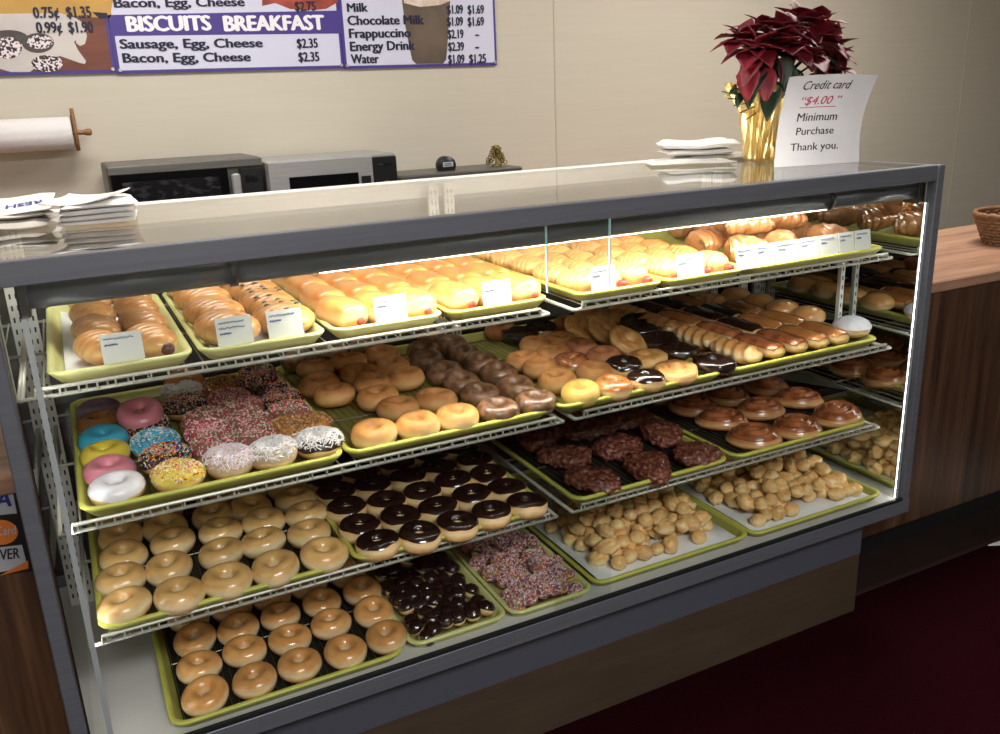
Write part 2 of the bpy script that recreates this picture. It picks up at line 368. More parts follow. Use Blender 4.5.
# ------------------------------------------------------------------ display case
X0, X1, YF, YB = -.076, 2.0, -.022, .72
ZT = .42 + FL; ZD = FL - .4763; ZC = FL - .237; ZB = FL - .022; ZA = FL + .200
case = thing('display_case', 'long grey metal and glass donut display case with lit shelves', 'display case', (0, 0, 0))
for x in (X0, X1 - .024):
    b = MB()
    b.bbox(x, x + .024, YF, YF + .03, ZD - .035, ZT, .002).bbox(x, x + .024, YB - .03, YB, ZD - .035, ZT, .002)
    b.box(x + .001, x + .023, YF + .0295, YB - .0295, ZD - .034, ZD + .006).box(x + .001, x + .023, YF + .0295, YB - .0295, ZT - .03, ZT - .001)
    b.build('end_frame', M['alu'], case)
MB().bbox(X0 + .024, X1 - .024, YF, YF + .028, ZT - .037, ZT + .001, .002).build('front_rail', M['alu'], case)
MB().bbox(X0 - .001, X1 + .001, YF - .002, YF + .02, ZD - .036, ZD + .001, .001).build('sill', M['alu'], case)
MB().box(X0 + .024, X1 - .024, YF + .0005, YF + .0095, ZD + .001, ZD + .009).build('sill_gasket', M['gasket'], case)
MB().bbox(X0 + .024, X1 - .024, YB - .03, YB, ZT - .045, ZT + .002, .002).build('rear_header', M['white'], case)
MB().box(X0 + .024, X1 - .024, YF + .02, YB - .005, ZD - .03, ZD).build('deck', M['deck'], case)
MB().box(X0 + .02, X1 - .02, YF + .028, YB - .03, ZT - .006, ZT).build('top_glass', M['glass'], case)
# front glass: two panes that overlap in the middle
xm0, xm1 = ony(548, 240, YF + .004).x, ony(608, 240, YF + .01).x
for xa, xb, y, e in ((X0 + .026, xm1, YF + .002, xm1), (xm0, X1 - .026, YF + .009, xm0)):
    p = MB().box(xa, xb, y, y + .005, ZD + .006, ZT - .03).build('front_glass', M['glass'], case)
    MB().box(e - .0012, e + .0012, y, y + .005, ZA + .05, ZT - .036).build('lamplit_edge', M['glassedge'], p)  # edge strip cut short to draw only its lamplit glow
# mirrored ends
for x, s in ((X0 + .024, 1), (X1 - .024, -1)):
    p = MB().box(x, x + s * .004, YF + .03, YB - .03, ZD, ZT - .03).build('end_mirror', M['mirror'], case)
# slim upright bars added in the front corners to light the lower shelves
for xa, s_ in ((-.021, 1), (1.974, -1)):
    p = MB().box(xa, xa + s_ * .003, YF + .016, YF + .027, ZD + .002, ZT - .09).box(xa + s_ * .003, xa + s_ * .009, YF + .016, YF + .018, ZD + .002, ZT - .09).build('light_channel', M['channel'], case)
    MB().box(xa + s_ * .003, xa + s_ * .006, YF + .0195, YF + .0215, ZD + .004, ZT - .092).build('fill_light_bar', M['bar'], p)
# rear sliding doors
for xa, xb, y in ((X0 + .024, .98, YB - .026), (.94, X1 - .024, YB - .014)):
    d = MB().box(xa, xb, y, y + .006, ZD, ZT - .045).build('rear_door', M['darkdoor'], case)
    f = MB()
    for x in (xa, xb - .025): f.box(x, x + .025, y - .003, y, ZD, ZT - .045)
    f.box(xa, xb, y - .003, y, ZD, ZD + .03); f.build('door_frame', M['alu'], d)
# lower recessed body
MB().box(X0 + .03, 1.915, .05, YB, FL - .652, ZD - .03).build('apron', M['alu_dark'], case)
MB().box(X0 + .03, 1.912, .05, YB, 0.0, FL - .652).build('plinth', M['basewood'], case)
# perforated uprights (shelf standards): slotted white strips
def standard(x, y, z0, z1, face, hw=.013):
    """face: unit vector (x, y) the slots look at"""
    st = MB()
    if abs(face[1]): st.box(x - hw, x + hw, y, y + .012, z0, z1)
    else: st.box(x, x + .012, y - .013, y + .013, z0, z1)
    o = st.build('shelf_upright', M['white'], case)
    sl = MB(); z = z0 + .02
    while z < z1 - .02:
        for k in ((-.0055, .0055) if hw > .01 else (0,)):
            if face[1]: sl.box(x + k - .0018, x + k + .0018, y - .0006, y + .001, z, z + .011)
            else:
                xx = x + (.0114 if face[0] > 0 else -.0006); sl.box(xx, xx + .0012, y + k - .0018, y + k + .0018, z, z + .011)
        z += .0255
    sl.build('slots', M['slot'], o)
standard(-.036, .585, ZD, ZT - .01, (0, -1)); standard(1.945, .60, ZD, ZT - .01, (0, -1))
standard(1.945, .215, ZB + .002, ZA - .012, (0, -1), .007)
standard(.93, .655, ZD, ZT - .01, (0, -1)); standard(.975, .655, ZD, ZT - .01, (0, -1))
standard(1.83, .655, ZD, ZT - .01, (0, -1)); standard(1.872, .655, ZD, ZT - .01, (0, -1))

# fluorescent lamp along the top front
lamp = thing('fluorescent_fixture', 'dark strip light fixture along the top front of the case', 'light fixture', (0, 0, 0))
HY, HZ, HR = .036, ZT - .058, .03
def arc_strip(x0, x1, r, a0, a1, th=.002, n=14):
    b = MB(); L = []
    for k in range(n + 1):
        a = R(a0 + (a1 - a0) * k / n); L.append((HY + r * cos(a), HZ + r * sin(a)))
    for k in range(n, -1, -1):
        a = R(a0 + (a1 - a0) * k / n); L.append((HY + (r - th) * cos(a), HZ + (r - th) * sin(a)))
    return b.loops([[(x, y, z) for y, z in L] for x in (x0, x1)])
xs = [-.012, ony(232, 262, .01).x, ony(832, 200, .01).x, 1.955]
for i in range(3): arc_strip(xs[i] + .004, xs[i + 1] - .004, HR, 60, 226).build('lamp_shield', M['housing'], lamp, True)
for i in (1, 2): arc_strip(xs[i] - .007, xs[i] + .007, HR + .003, 40, 232, .005).build('clamp_band', M['black'], lamp, True)
MB().bbox(-.022, -.006, HY - .034, HY + .014, HZ - .034, HZ + .03, .003).build('end_cap', M['black'], lamp)
MB().bbox(1.945, 1.961, HY - .034, HY + .014, HZ - .034, HZ + .03, .003).build('end_cap', M['black'], lamp)
MB().box(-.01, 1.955, HY - .006, HY + .03, HZ + .026, HZ + .04).build('ballast_channel', M['housing'], lamp)
tb = MB().tube([(.45, HY + .004, HZ - .014), (1.69, HY + .004, HZ - .014)], .0125, 14).build('lamp_tube', M['tube'], lamp, True)
for x in (.43, 1.69): MB().tube([(x, HY + .004, HZ - .014), (x + .02, HY + .004, HZ - .014)], .0135, 12).build('tube_socket', M['white'], lamp, True)

# wire shelves, two half-width units per level
def wire_shelf(xa, xb, yf, yb, z, label):
    t = thing('wire_shelf', label, 'shelf', ((xa + xb) / 2, yf, z), 0, None)
    hw = (xb - xa) / 2; d = yb - yf
    f = MB()
    f.tube([(-hw, .0, -.012), (-hw, d, -.012)], .0042); f.tube([(hw, .0, -.012), (hw, d, -.012)], .0042)
    f.tube([(-hw, 0, -.012), (hw, 0, -.012)], .0034); f.tube([(-hw, d, -.012), (hw, d, -.012)], .0032)
    f.tube([(-hw, d * .5, -.012), (hw, d * .5, -.012)], .003)
    f.build('frame', M['wire'], t, True)
    g = MB(); g.tube([(-hw + .02, -.002, -.012), (-hw + .02, -.002, .002), (hw - .02, -.002, .002), (hw - .02, -.002, -.012)], .0034)
    n = int(hw * 2 / .028)
    for k in range(1, n): g.box(-hw + k * .028 - .0015, -hw + k * .028 + .0015, -.004, -.001, -.012, .002)
    g.build('front_ledge', M['wire'], t, False)
    c = MB(); k = 1
    while k * .032 < hw * 2: c.tube([(-hw + k * .032, -.0, -.008), (-hw + k * .032, d, -.008)], .0016, 4); k += 1
    c.build('cross_wires', M['wire'], t)
    for s in (-hw, hw):
        MB().poly([(s - .0015, d, -.012), (s - .0015, d, -.07), (s - .0015, d - .03, -.07), (s - .0015, d * .35, -.012)], (.003, 0, 0)).build('bracket', M['wire'], t)
    return t
for z, yf, lv in ((ZA, .055, 'top'), (ZB, -.004, 'second'), (ZC, -.04, 'third')):
    for xa, xb, sd in ((-.046, .925, 'left'), (.985, 1.935, 'right')):
        if lv == 'third': xa, xb = (-.02, .905) if sd == 'left' else (.945, 1.885)
        if lv == 'second': xa, xb = (-.03, .925) if sd == 'left' else (.955, 1.90)
        wire_shelf(xa, xb, max(yf, .004), .655, z, 'white wire shelf on the %s side at the %s level of the case' % (sd, lv))

# ------------------------------------------------------------------ trays
def rrect(x0, x1, y0, y1, z, r, n=5):
    p = []
    for cx, cy, a in ((x1 - r, y0 + r, -90), (x1 - r, y1 - r, 0), (x0 + r, y1 - r, 90), (x0 + r, y0 + r, 180)):
        for k in range(n + 1):
            t = R(a + 90 * k / n); p.append((cx + r * cos(t), cy + r * sin(t), z))
    return p
def tray(xa, xb, yf, dep, z, mat, label, name='bakery_tray', liner=False, rack=True, wh='', dark=False):
    wd = xb - xa; t = thing(name, label, 'tray', ((xa + xb) / 2, yf, z)); h = wd / 2
    L = []
    for ins, zz in ((.016, 0), (.004, .014), (.001, .019), (.0, .022), (.004, .0235), (.010, .022), (.0135, .018), (.021, .003)):
        L.append(rrect(-h + ins, h - ins, ins, dep - ins, zz, .032 - ins * .6))
    ob = MB().loops(L[:6], cap1=False).grid([l + [l[0]] for l in L[5:6]] + [l + [l[0]] for l in L[6:]]) if False else MB().loops(L)
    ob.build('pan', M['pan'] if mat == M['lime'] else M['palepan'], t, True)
    MB().loops([rrect(-h - .0004 + i, h + .0004 - i, i - .0004, dep + .0004 - i, zz, .032 - i * .6) for i, zz in ((.0018, .0168), (.0, .0195), (.0, .022), (.004, .0242), (.0085, .0238), (.0105, .0215))], False, False).build('rim', mat, t, True)
    if liner:
        pts = []
        b = MB(); rows = []
        for j in range(9):
            rows.append([(-h + .026 + (wd - .052) * i / 8, .026 + (dep - .052) * j / 8, .0045 + .0012 * sin(i * 1.3 + j) + (.006 if i in (0, 8) else 0)) for i in range(9)])
        o = MB().grid(rows).build('sheet_of_paper', M['paper'], None, True); o.location = t.location
        o.name = 'tray_liner'; tag(o, 'white paper liner in the ' + wh, 'paper liner')
        so = o.modifiers.new('thickness', 'SOLIDIFY'); so.thickness = .0006
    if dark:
        o = MB().poly([Vector(v) for v in rrect(-h + .023, h - .023, .023, dep - .023, .0032, .018)], (0, 0, .0008)).build('shade_sheet', M['mat']); o.location = t.location; tag(o, 'dark shade sheet in the ' + wh, 'shade sheet')  # dark sheet added as shade on the tray floor
    if rack:
        o = MB(); rd = dep - .05
        k = 0
        while -h + .026 + k * .0145 < h - .024: o.tube([(-h + .026 + k * .0145, .024, .0072), (-h + .026 + k * .0145, .024 + rd, .0072)], .0011, 4); k += 1
        for yy in (.03, .03 + rd * .33, .03 + rd * .66, .02 + rd): o.tube([(-h + .024, yy, .0052), (h - .024, yy, .0052)], .0016, 5)
        o = o.build('cooling_rack', M['rack']); o.location = t.location; tag(o, 'wire cooling grid in the ' + wh, 'rack')
    return t
def pxtray(ul, vl, ur, vr, z, dep, mat, yf=None, **k):
    a, b2 = onz(ul, vl, z + .022), onz(ur, vr, z + .022); y = yf if yf is not None else (a.y + b2.y) / 2
    return tray(a.x + .002, b2.x - .002, y, dep, z, mat, **k)
TB = {}
TRAYS = [('D1', 170, 728, 410, 655, ZD, 'lime', 'glazed donut tray at the left end of the bottom deck'),
         ('D2', 411, 652, 509, 613, ZD, 'palelime', 'narrow tray of chocolate dipped donut holes'),
         ('D3', 510, 614, 596, 588, ZD, 'palelime', 'narrow tray of sprinkled donut holes'),
         ('D4', 598, 587, 746.5, 530.5, ZD, 'lime', 'deck tray of plain donut holes left of the corner one'),
         ('D5', 748, 532, 881, 491, ZD, 'lime', 'deck tray of plain donut holes at the right corner'),
         ('C1', 98, 637, 354, 571, ZC, 'lime', 'pale glazed donut tray at left end of third shelf'),
         ('C2', 357, 564, 559, 511, ZC, 'lime', 'tray of chocolate iced ring donuts'),
         ('C3', 583, 507, 741, 463, ZC, 'lime', 'tray of dark fritters'),
         ('C4', 742, 461, 879, 424, ZC, 'lime', 'tray of cinnamon rolls'),
         ('B1', 78, 509, 347, 454, ZB, 'lime', 'tray of sprinkled and bright iced donuts'),
         ('B2', 349, 456, 558, 410, ZB, 'lime', 'tray of plain and brown cake donuts'),
         ('B3', 560, 409, 734, 374, ZB, 'lime', 'tray of mixed cake and old-fashioned donuts'),
         ('B4', 735, 372, 883, 338, ZB, 'lime', 'tray of long iced bars'),
         ('A1', 45, 364, 193, 350, ZA, 'palelime', 'narrow tray of sausage rolls at the top left end'),
         ('A2', 196, 350, 327, 333, ZA, 'palelime', 'narrow tray of long cheese and pepper rolls'),
         ('A3', 329, 332, 450, 314, ZA, 'palelime', 'narrow top tray of smooth sausage buns beside the pepper rolls'),
         ('A4', 452, 313, 549, 298, ZA, 'lime', 'narrow top tray of smooth sausage buns left of the crescents'),
         ('A5', 553, 297, 648, 286, ZA, 'lime', 'narrow top tray of crescent rolls at the shelf middle'),
         ('A6', 651, 285, 734, 273, ZA, 'lime', 'narrow top tray of crescent rolls beside the wrapped croissants'),
         ('A7', 737, 272, 884, 250, ZA, 'lime', 'wide top tray of film wrapped croissants')]
for k, ul, vl, ur, vr, z, mt, lb in TRAYS:
    yf = .055 if k[0] == 'A' else None
    if k[0] == 'D': yf = {'D1': -.004, 'D2': .006, 'D3': .001, 'D4': .014, 'D5': .008}[k]
    if k[0] == 'A' and k > 'A4': yf = .04
    if k[0] == 'C': yf = -.012
    if k[0] == 'B': yf = .0
    a, b2 = onz(ul, vl, z + .022), onz(ur, vr, z + .022)
    x0, x1 = a.x, b2.x
    if k[0] == 'A': x0, x1 = {'A1': (-.006, .226), 'A2': (.232, .462), 'A3': (.468, .698), 'A4': (.704, .934), 'A5': (.99, 1.215), 'A6': (1.22, 1.445), 'A7': (1.45, 1.90)}[k]
    if k == 'D2': x0 = .553
    paper = k in ('A1', 'A2', 'A3', 'A4', 'A5', 'A6', 'D4', 'D5')
    norack = paper or k in ('D2', 'D3', 'A7')
    low = lb[0].upper() + lb[1:]
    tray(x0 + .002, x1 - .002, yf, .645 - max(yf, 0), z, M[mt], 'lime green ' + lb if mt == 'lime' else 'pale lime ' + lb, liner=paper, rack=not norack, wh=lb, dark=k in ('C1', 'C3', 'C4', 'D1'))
    TB[k] = (x0, x1, yf, z)

# ------------------------------------------------------------------ pastry meshes (each kind modelled once or a few times)
def ring_pts(R0, r, h, n, m, seed, amp=.04, sq=1.0, hole=0.0, a0=0, a1=360, off=0.0, zc=None, drip=0, sag=0):
    """grid over a ring; profile angle a measured from the outer side upwards"""
    rows = []; full = abs(a1 - a0) >= 360; zc = h / 2 if zc is None else zc
    rnd = random.Random(seed); ph = [rnd.uniform(0, 6.28) for _ in range(6)]
    cnt = m if full else m + 1
    for i in range(cnt):
        row = []
        for j in range(n):
            p = 2 * pi * j / n
            aa0 = a0 + drip * (sin(3 * p + ph[0]) * .6 + sin(7 * p + ph[1]) * .4)
            a = R(aa0 + (a1 - aa0) * i / (m if not full else m))
            ca, sa = cos(a), sin(a)
            ca2 = math.copysign(abs(ca) ** sq, ca); sa2 = math.copysign(abs(sa) ** sq, sa)
            w = 1 + amp * (sin(2 * p + ph[2]) * .5 + sin(3 * p + ph[3]) * .35 + sin(5 * p + ph[4] + 2 * sa) * .2)
            rr = R0 * w + (r * w + off) * ca2
            z = zc + (h / 2 * (1 + amp * .8 * sin(2 * p + ph[5]) ) + off) * sa2
            row.append((rr * cos(p), rr * sin(p), max(z, 0.0 if off == 0 else -.1)))
        rows.append(row)
    if full: rows.append(rows[0])
    return rows
def ring_mesh(name, mat, R0, r, h, seed, **k):
    rows = ring_pts(R0, r, h, 36, 18, seed, **k)
    b = MB(); n = 36; vs = [p for rw in rows[:-1] for p in rw]; m = len(rows) - 1; fs = []
    for i in range(m):
        for j in range(n): fs.append((i * n + j, i * n + (j + 1) % n, ((i + 1) % m) * n + (j + 1) % n, ((i + 1) % m) * n + j))
    return b.add(vs, fs).mesh(name, mat)
def icing_mesh(name, mat, R0, r, h, seed, a0=8, a1=165, off=.0014, drip=9, **k):
    """icing cap: an outer skin and the same skin pulled in, so that it has thickness"""
    b = MB(); A = ring_pts(R0, r, h, 44, 12, seed, a0=a0, a1=a1, off=off, drip=drip, **k)
    B2 = ring_pts(R0, r, h, 44, 12, seed, a0=a0, a1=a1, off=-.0004, drip=drip, **k)
    rows = A + B2[::-1] + [A[0]]
    return b.grid(rows, True).mesh(name, mat)
def sprinkle_mesh(name, kind, R0, r, h, seed, n=240, ln=.0042, th=.0009, a0=22, a1=150, off=.0016, amp=.04, dome=False, sq=1.0):
    cols = SPR[kind]; b = MB(); rnd = random.Random(seed)
    for _ in range(n):
        p = rnd.uniform(0, 2 * pi); a = R(rnd.uniform(a0, a1))
        ca, sa = cos(a), sin(a); ca = math.copysign(abs(ca) ** sq, ca); sa = math.copysign(abs(sa) ** sq, sa)
        rr = R0 + (r + off) * ca; z = h / 2 + (h / 2 + off) * sa
        c = Vector((rr * cos(p), rr * sin(p), z))
        nr = Vector((cos(a) * cos(p), cos(a) * sin(p), sin(a))); t = nr.orthogonal().normalized(); t.rotate(Matrix.Rotation(rnd.uniform(0, 6.28), 3, nr))
        t = (t + nr * rnd.uniform(-.25, .5)).normalized(); s = nr.cross(t).normalized(); q = t.cross(s)
        L = ln * rnd.uniform(.7, 1.3) / 2; k = th * rnd.uniform(.8, 1.2)
        b.cur = rnd.randrange(len(cols))
        b.loops([[c - t * L + s * k, c - t * L + q * k, c - t * L - s * k, c - t * L - q * k], [c + t * L + s * k, c + t * L + q * k, c + t * L - s * k, c + t * L - q * k]])
    return b.mesh(name, [M['spr_%s%d' % (kind, i)] for i in range(len(cols))], False)

Y = dict(R0=.0266, r=.0180, h=.041)                    # raised ring donut
RING = {}
def ring(mat, seed, **k): 
    key = (mat, seed, tuple(sorted(k.items())))
    if key not in RING:
        d = dict(Y); d.update(k); RING[key] = ring_mesh('dough', M[mat], d['R0'], d['r'], d['h'], seed, **{q: v for q, v in d.items() if q not in Y})
    return RING[key]
ICE = {}
def ice(mat, seed, **k):
    key = (mat, seed, tuple(sorted(k.items())))
    if key not in ICE:
        d = dict(Y); d.update(k); ICE[key] = icing_mesh('icing', M[mat], d['R0'], d['r'], d['h'], seed, **{q: v for q, v in d.items() if q not in Y})
    return ICE[key]
SPM = {}
def spr(kind, seed, **k):
    key = (kind, seed)
    if key not in SPM:
        d = dict(Y); d.update(k); SPM[key] = sprinkle_mesh('sprinkles', kind, d['R0'], d['r'], d['h'], seed, **{q: v for q, v in d.items() if q not in Y})
    return SPM[key]
def place(o, x, y, z, rz=None, tilt=(0, 0), s=1):
    o.rotation_mode = 'ZYX'; o.location = (x, y, z); o.rotation_euler = (tilt[0], tilt[1], random.uniform(0, 6.28) if rz is None else rz)
    if s != 1: o.scale = (s, s, s)
    return o
def donut_single(name, me, label, cat, x, y, z, group=None, tilt=(0, 0), s=1, rz=None):
    o = put(name, me); tag(o, label, cat, group); return place(o, x, y, z, rz, tilt, s)
def donut_iced(name, parts, label, x, y, z, group=None, tilt=(0, 0), s=1):
    t = thing(name, label, 'donut', group=group)
    for nm, me, extra in parts:
        o = put(nm, me, t)
        if extra: o['kind'] = 'stuff'
    return place(t, x, y, z, None, tilt, s)
jit = lambda a: random.uniform(-a, a)
RK = .0085                                             # top of the cooling rack above the tray's underside

# ---- deck tray one: honey glazed rings
G1 = [[(206.3, 695.5), (255.8, 681.6), (299.4, 666.5), (345.4, 653), (387.3, 637.7)], [(199, 668.8), (245, 652.6), (289.6, 641), (331, 625.4), (373, 613)], [(195.8, 640), (239, 629.5), (280.4, 618), (320.9, 604), (361.7, 591.7)]]
def gridpos(rows, z, ext, dy):
    out = [[tuple(onz(u, v, z)[:2]) for u, v in rw] for rw in rows]
    while len(out) < ext:
        out.append([(x + jit(.004), y + dy + jit(.004)) for x, y in out[-1]])
    return out
def lean(): return (random.uniform(-.1, .16), jit(.1))
for j, rw in enumerate(gridpos(G1, ZD + .026, 5, .093)):
    for i, (x, y) in enumerate(rw):
        donut_single('glazed_donut', ring('glazed', 1 + (i + j * 2) % 4), 'honey glazed ring donut, %s in the %s of the bottom deck tray' % (ordn(i, 5), rown(j)), 'donut', x, y, ZD + RK, 'glazed ring donuts on the deck', lean(), 1.0)
# ---- third shelf, tray one: paler glazed rings
G2 = [[(126.3, 607.7), (179.5, 596.9), (227.4, 582.2), (276.4, 569.3), (323.4, 556)], [(121.7, 581), (169.8, 569.5), (222.3, 555), (264.2, 543.8), (310, 535.2)], [(123.3, 557.5), (173.8, 543.6), (220.2, 533.6), (264, 523.4), (307, 516)],
      [(121.7, 537.8), (165, 528), (214, 517), (250, 509), (295.8, 501)], [(119.8, 522.8), (163.3, 512.8), (216, 503), (246.8, 493.7), (286.6, 489)]]
for j, rw in enumerate(gridpos(G2, ZC + .026, 6, .085)):
    for i, (x, y) in enumerate(rw):
        donut_single('glazed_donut', ring('glazedpale', 11 + (i + j * 3) % 4), 'pale glazed ring donut, %s in the %s of the third shelf tray' % (ordn(i, 5), rown(j)), 'donut', x, y, ZC + RK, 'glazed ring donuts on the third shelf', lean(), 1.03 if j == 0 else 1.0)
# ---- third shelf, tray two: chocolate iced rings
G3 = [[(381.7, 542.2), (422.6, 534), (460.7, 523), (495.4, 511.7), (531.2, 502.5)], [(362.3, 525.8), (403.2, 516.6), (442, 507.4), (476, 494.4), (510.7, 488.2)], [(349, 507.4), (389, 501.3), (425.7, 492), (457.6, 480), (492.3, 474)],
      [(338.8, 492), (374.6, 485), (411.4, 476.8), (441, 467.6), (478, 459.6)], [(326.6, 480), (363.4, 472.7), (400, 463.5), (433, 455), (464.7, 449.4)]]
for j, rw in enumerate(gridpos(G3, ZC + .044, 7, .084)):
    for i, (x, y) in enumerate(rw):
        sd = 21 + (i + j * 2) % 4
        donut_iced('chocolate_donut', [('dough', ring('palebread', sd, h=.037, sq=.8), 0), ('icing', ice('choc', sd, h=.037, sq=.8, a0=32, a1=158, drip=7), 0)], 'chocolate iced ring donut, %s in the %s of its tray' % (ordn(i, 5), rown(j)), x, y + .022, ZC + RK, 'chocolate iced ring donuts', (jit(.06), jit(.06)), .99)
# ---- third shelf, tray three: fritters
def fritter_mesh(seed):
    rows = []; n, m = 72, 30
    for i in range(m + 1):
        a = -pi / 2 + pi * i / m; row = []
        for j in range(n):
            p = 2 * pi * j / n
            o = .1 * sin(2 * p + seed) + .06 * sin(3 * p + 2 * seed)
            rr = .064 * (abs(cos(a)) ** .55) * (1 + o); z = .019 * math.copysign(abs(sin(a)) ** .8, sin(a))
            P = Vector((rr * cos(p) * 1.12, rr * sin(p) * .95, z)); q = P * 52 + Vector((seed * 9, 0, 0))
            d = abs(noise.noise(q)) * .013 + abs(noise.noise(q * 2.3)) * .010 + abs(noise.noise(q * 5)) * .004 - .006
            nr = Vector((cos(a) * cos(p), cos(a) * sin(p), 1.3 * sin(a))).normalized(); P = P + nr * d
            row.append((P.x, P.y, max(P.z + .019, 0)))
        rows.append(row)
    return MB().grid(rows, True).mesh('fritter', M['fritter'])
FR = [fritter_mesh(s) for s in (1.3, 2.9, 4.1)]
G4 = [[(596.6, 482), (652.5, 469), (700.6, 456)], [(568, 458.5), (622.6, 449.4), (665.5, 435)], [(542, 439), (591, 431), (633, 421)]]
for j, rw in enumerate(gridpos(G4, ZC + .026, 4, .135)):
    for i, (x, y) in enumerate(rw):
        donut_single('apple_fritter', FR[(i + j) % 3], 'dark glazed lumpy fritter, %s in the %s of its tray' % (('left', 'middle', 'right')[i], rown(j)), 'fritter', x, y + .016, ZC + RK, 'dark fritters', (jit(.05), jit(.05)), .9)
# ---- third shelf, tray four: cinnamon rolls
def roll_meshes(seed):
    n, m = 72, 26; rows = []; Rr = .064
    def prof(rn, p, k):
        turns = 3.1; ph = (rn * turns - p / (2 * pi) * -1 + seed) % 1.0
        ridge = .5 - .5 * cos(2 * pi * ph)
        return .030 * (1 - rn ** 3.2) ** .6 + (.0075 * ridge ** .6 - .003) * (1 - rn ** 6)
    top = []; 
    for i in range(m + 1):
        rn = (i / m) ** .8; row = []
        for j in range(n):
            p = 2 * pi * j / n; w = 1 + .05 * sin(2 * p + seed * 5)
            row.append((Rr * rn * w * cos(p), Rr * rn * w * sin(p), .008 + max(prof(rn, p, 0), 0)))
        top.append(row)
    side = [[(x * f, y * f, z) for x, y, _ in top[-1]] for f, z in ((1.02, .012), (1.03, .008), (.98, .001), (.8, 0), (.0, 0))]
    body = MB().grid(top + side, True).mesh('dough', M['roll'])
    gl = [[(x, y, z + .0012) for x, y, z in r2] for r2 in top[:int(m * .96)]]; lo = [[(x, y, z - .0004) for x, y, z in r2] for r2 in top[:int(m * .96)]]
    return body, MB().grid(gl + lo[::-1], True).mesh('glaze', M['rollglz'])
RO = [roll_meshes(s) for s in (.1, .45, .8)]
G5 = [[(754, 435.4), (797, 426.3), (837, 413.3)], [(721.5, 418.5), (760.5, 408), (798, 397.7)], [(693, 405.5), (726.7, 395), (767, 386)]]
for j, rw in enumerate(gridpos(G5, ZC + .026, 4, .135)):
    for i, (x, y) in enumerate(rw):
        bd, gl = RO[(i + 2 * j) % 3]
        t = thing('cinnamon_roll', 'glazed spiral cinnamon roll, %s in the %s of its tray' % (('left', 'middle', 'right')[i], rown(j)), 'pastry', group='cinnamon rolls')
        put('dough', bd, t); put('glaze', gl, t); place(t, x, y, ZC + RK, None, (jit(.08), jit(.08)), 1.0)

# ---- second shelf, tray one: bright icing and sprinkles
Q = dict(R0=.0255, r=.0185, h=.036)
def fancy(px, py, kind, lab, dz=0, tilt=None, base='bread', lift=0):
    p = onz(px, py, ZB + .031 + lift); sd = random.randrange(31, 35); parts = [('dough', ring(base, sd), 0)]
    icm, sp = {'white': ('whiteice', None), 'pink': ('pinkice', None), 'yellow': ('yellowice', None), 'blue': ('blueice', None), 'lilac': ('lilacice', None), 'choc': ('choc', None), 'glaze': ('caramel', None)}.get(kind, (None, kind))
    if sp:
        icm = {'rainbow': 'chocmatte', 'redmix': 'roseice', 'pinkmix': 'roseice', 'bluemix': 'blueice', 'yellowmix': 'yellowice', 'coconut': 'creamice', 'pinkcoconut': 'creamice', 'nuts': 'caramel', 'darkmix': 'chocmatte', 'cocochoc': 'chocmatte'}[sp]
    parts.append(('icing', ice(icm, sd, a0=2), 0))
    if sp:
        kk = 'coconut' if sp == 'cocochoc' else sp
        if kk in ('coconut', 'pinkcoconut'): me = spr(kk, sd, n=620, ln=.0105, th=.0010, off=.0030)
        elif kk == 'nuts': me = spr(kk, sd, n=300, ln=.0044, th=.0022, off=.0022)
        else: me = spr(kk, sd, n=720, ln=.0037, th=.00125, a0=2, a1=165)
        parts.append(('coconut_shreds' if 'coconut' in kk else ('chopped_nuts' if kk == 'nuts' else 'sprinkles'), me, 1))
    nm = 'iced_donut' if not sp else 'sprinkled_donut'
    return donut_iced(nm, parts, lab, p.x, p.y, ZB + RK + lift, 'bright iced and sprinkled donuts', tilt or (R(3) + jit(.09), jit(.09)))
